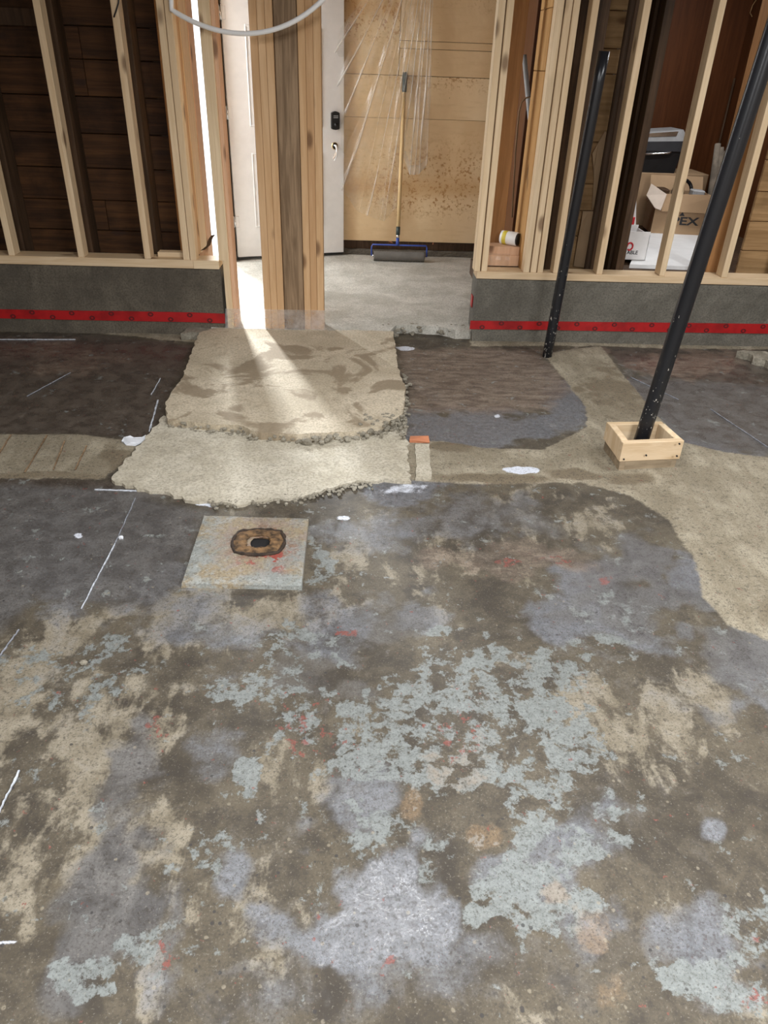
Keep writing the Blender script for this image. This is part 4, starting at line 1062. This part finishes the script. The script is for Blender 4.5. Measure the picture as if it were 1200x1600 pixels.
prof = [(.036, -.004), (.040, .026), (.054, .031), (.070, .029), (.082, .024), (.088, .016)]
for r_, z in prof:
    for i in range(ring):
        a = 2 * math.pi * i / ring; p = Vector((hc.x - .012, hc.y + .004, z)) + sq(a, r_ * random.uniform(.95, 1.05), 1.12) + Vector((0, 0, random.uniform(-.003, .003))); V.append(p)
for k in range(len(prof) - 1):
    for i in range(ring): Fc.append([k * ring + i, k * ring + (i + 1) % ring, (k + 1) * ring + (i + 1) % ring, (k + 1) * ring + i])
stb = mesh('burnt_stub', V, Fc, 'burn', pad); stb['label'] = 'charred brown stub ring'
rim = [Vector((hc.x - .012, hc.y + .004, .022)) + sq(2 * math.pi * i / 48, .086, 1.12) for i in range(49)]
tube('charred_rim', rim, .006, 'burnrim', pad, 6, rad=[random.uniform(.004, .009) for _ in rim])
prism('stub_hole', [Vector((hc.x - .004, hc.y + .002, .012)) + sq(2 * math.pi * i / 24, .040, 1.15, .8) for i in range(24)], (0, 0, -.03), 'void', pad)
# ------------------------------------------------------------------ CABLES AT THE TOP, WIRES
hp = [onY(268, 14, YC - .01), onY(330, 52, YC - .10), onY(420, 78, YC - .30), onY(508, -4, YC - .40)]
pts = [onY(267, -20, YC - .01), onY(267.5, 5, YC - .01)] + bez(onY(268, 15, YC - .01), onY(335, 60, YC - .06), onY(430, 75, YC - .12), onY(506, -2, YC - .18), 26) + [onY(530, -40, YC - .2), onY(545, -90, YC - .2)]
cbl = tube('white_tube', pts, .0125, 'cable', None, 12, origin=pts[0]); tag(cbl, 'white plastic tube looping from a stud across the timber post', 'tube')
bkw = tube('black_wire', [onY(x, y, YC - .006) for x, y in ((186, -10), (185, 5), (181, 18), (178, 27))], .004, 'black', None, 6); tag(bkw, 'short black wire dangling on a pale stud', 'wire')
gw = tube('grey_wire', [onY(x, y, YC + .01) for x, y in ((353, 425), (352, 445), (352.5, 460), (356, 474), (358, 482))], .004, 'grey', None, 6); tag(gw, 'thin grey wire bent beside the end of the left curb', 'wire')
# ------------------------------------------------------------------ small debris on the floor
def chip(px, py, s, label, mat='debris'):
    p = onZ(px, py); o = rocks('floor_chip', [((0, 0, 0), s)], mat, None); o.location = (p.x, p.y, s * .35); tag(o, label, 'debris')
chip(131, 1037, .012, 'pale grey pebble on the tan patch of floor', 'rubble'); chip(189, 841, .011, 'whitish flake beside the chalk line on dark floor')
chip(366, 784, .010, 'dark grain at the foot of the pale apron', 'rubble')
a = onZ(209, 690); P = [a + Vector((x, y, 0)) for x, y in ((-.05, -.02), (-.02, -.055), (.02, -.05), (.055, -.01), (.05, .035), (.0, .02), (-.04, .03))]
o = prism('plastic_scrap', P, (0, 0, .006), 'debris', None)
bm = bmesh.new(); bm.from_mesh(o.data); bmesh.ops.subdivide_edges(bm, edges=bm.edges[:], cuts=1)
for v in bm.verts: v.co.z += random.uniform(0, .016)
bm.to_mesh(o.data); bm.free(); tag(o, 'crumpled whitish plastic scrap at the left edge of the apron', 'scrap')

# ------------------------------------------------------------------ REST OF THE ROOM (behind the camera, sides, ceiling) AND LAMPS
structure(box('wall_side_left', XL - .1, XL, YB, YC + .4, -.05, H + .1, 'gypsum', None, 0)); structure(box('wall_side_right', XR, XR + .1, YB, 7.1, -.05, H + .1, 'gypsum', None, 0))
structure(box('wall_front', XL - .1, XR + .1, YB - .1, YB, -.05, H + .1, 'gypsum', None, 0))
structure(box('ceiling', XL - .1, XR + .1, YB - .1, 7.3, H, H + .06, 'joist', None, 0))
def lamp(x, y, z, rot, power, where):
    r = empty('shop_light', (x, y, z), rot, local=True); tag(r, 'long white shop light fixture hung above the ' + where, 'light', 'shop lights on the ceiling')
    box('housing', -.62, .62, -.07, .07, .012, .04, 'white', r)
    l = bpy.data.lights.new('tube', 'AREA'); l.shape = 'RECTANGLE'; l.size = 1.2; l.size_y = .12; l.energy = power; l.color = LAMPCOL
    o = bpy.data.objects.new('tube', l); COL.objects.link(o); o.parent = r; o.location = (0, 0, .008)
for L in LAMPS: lamp(*L)
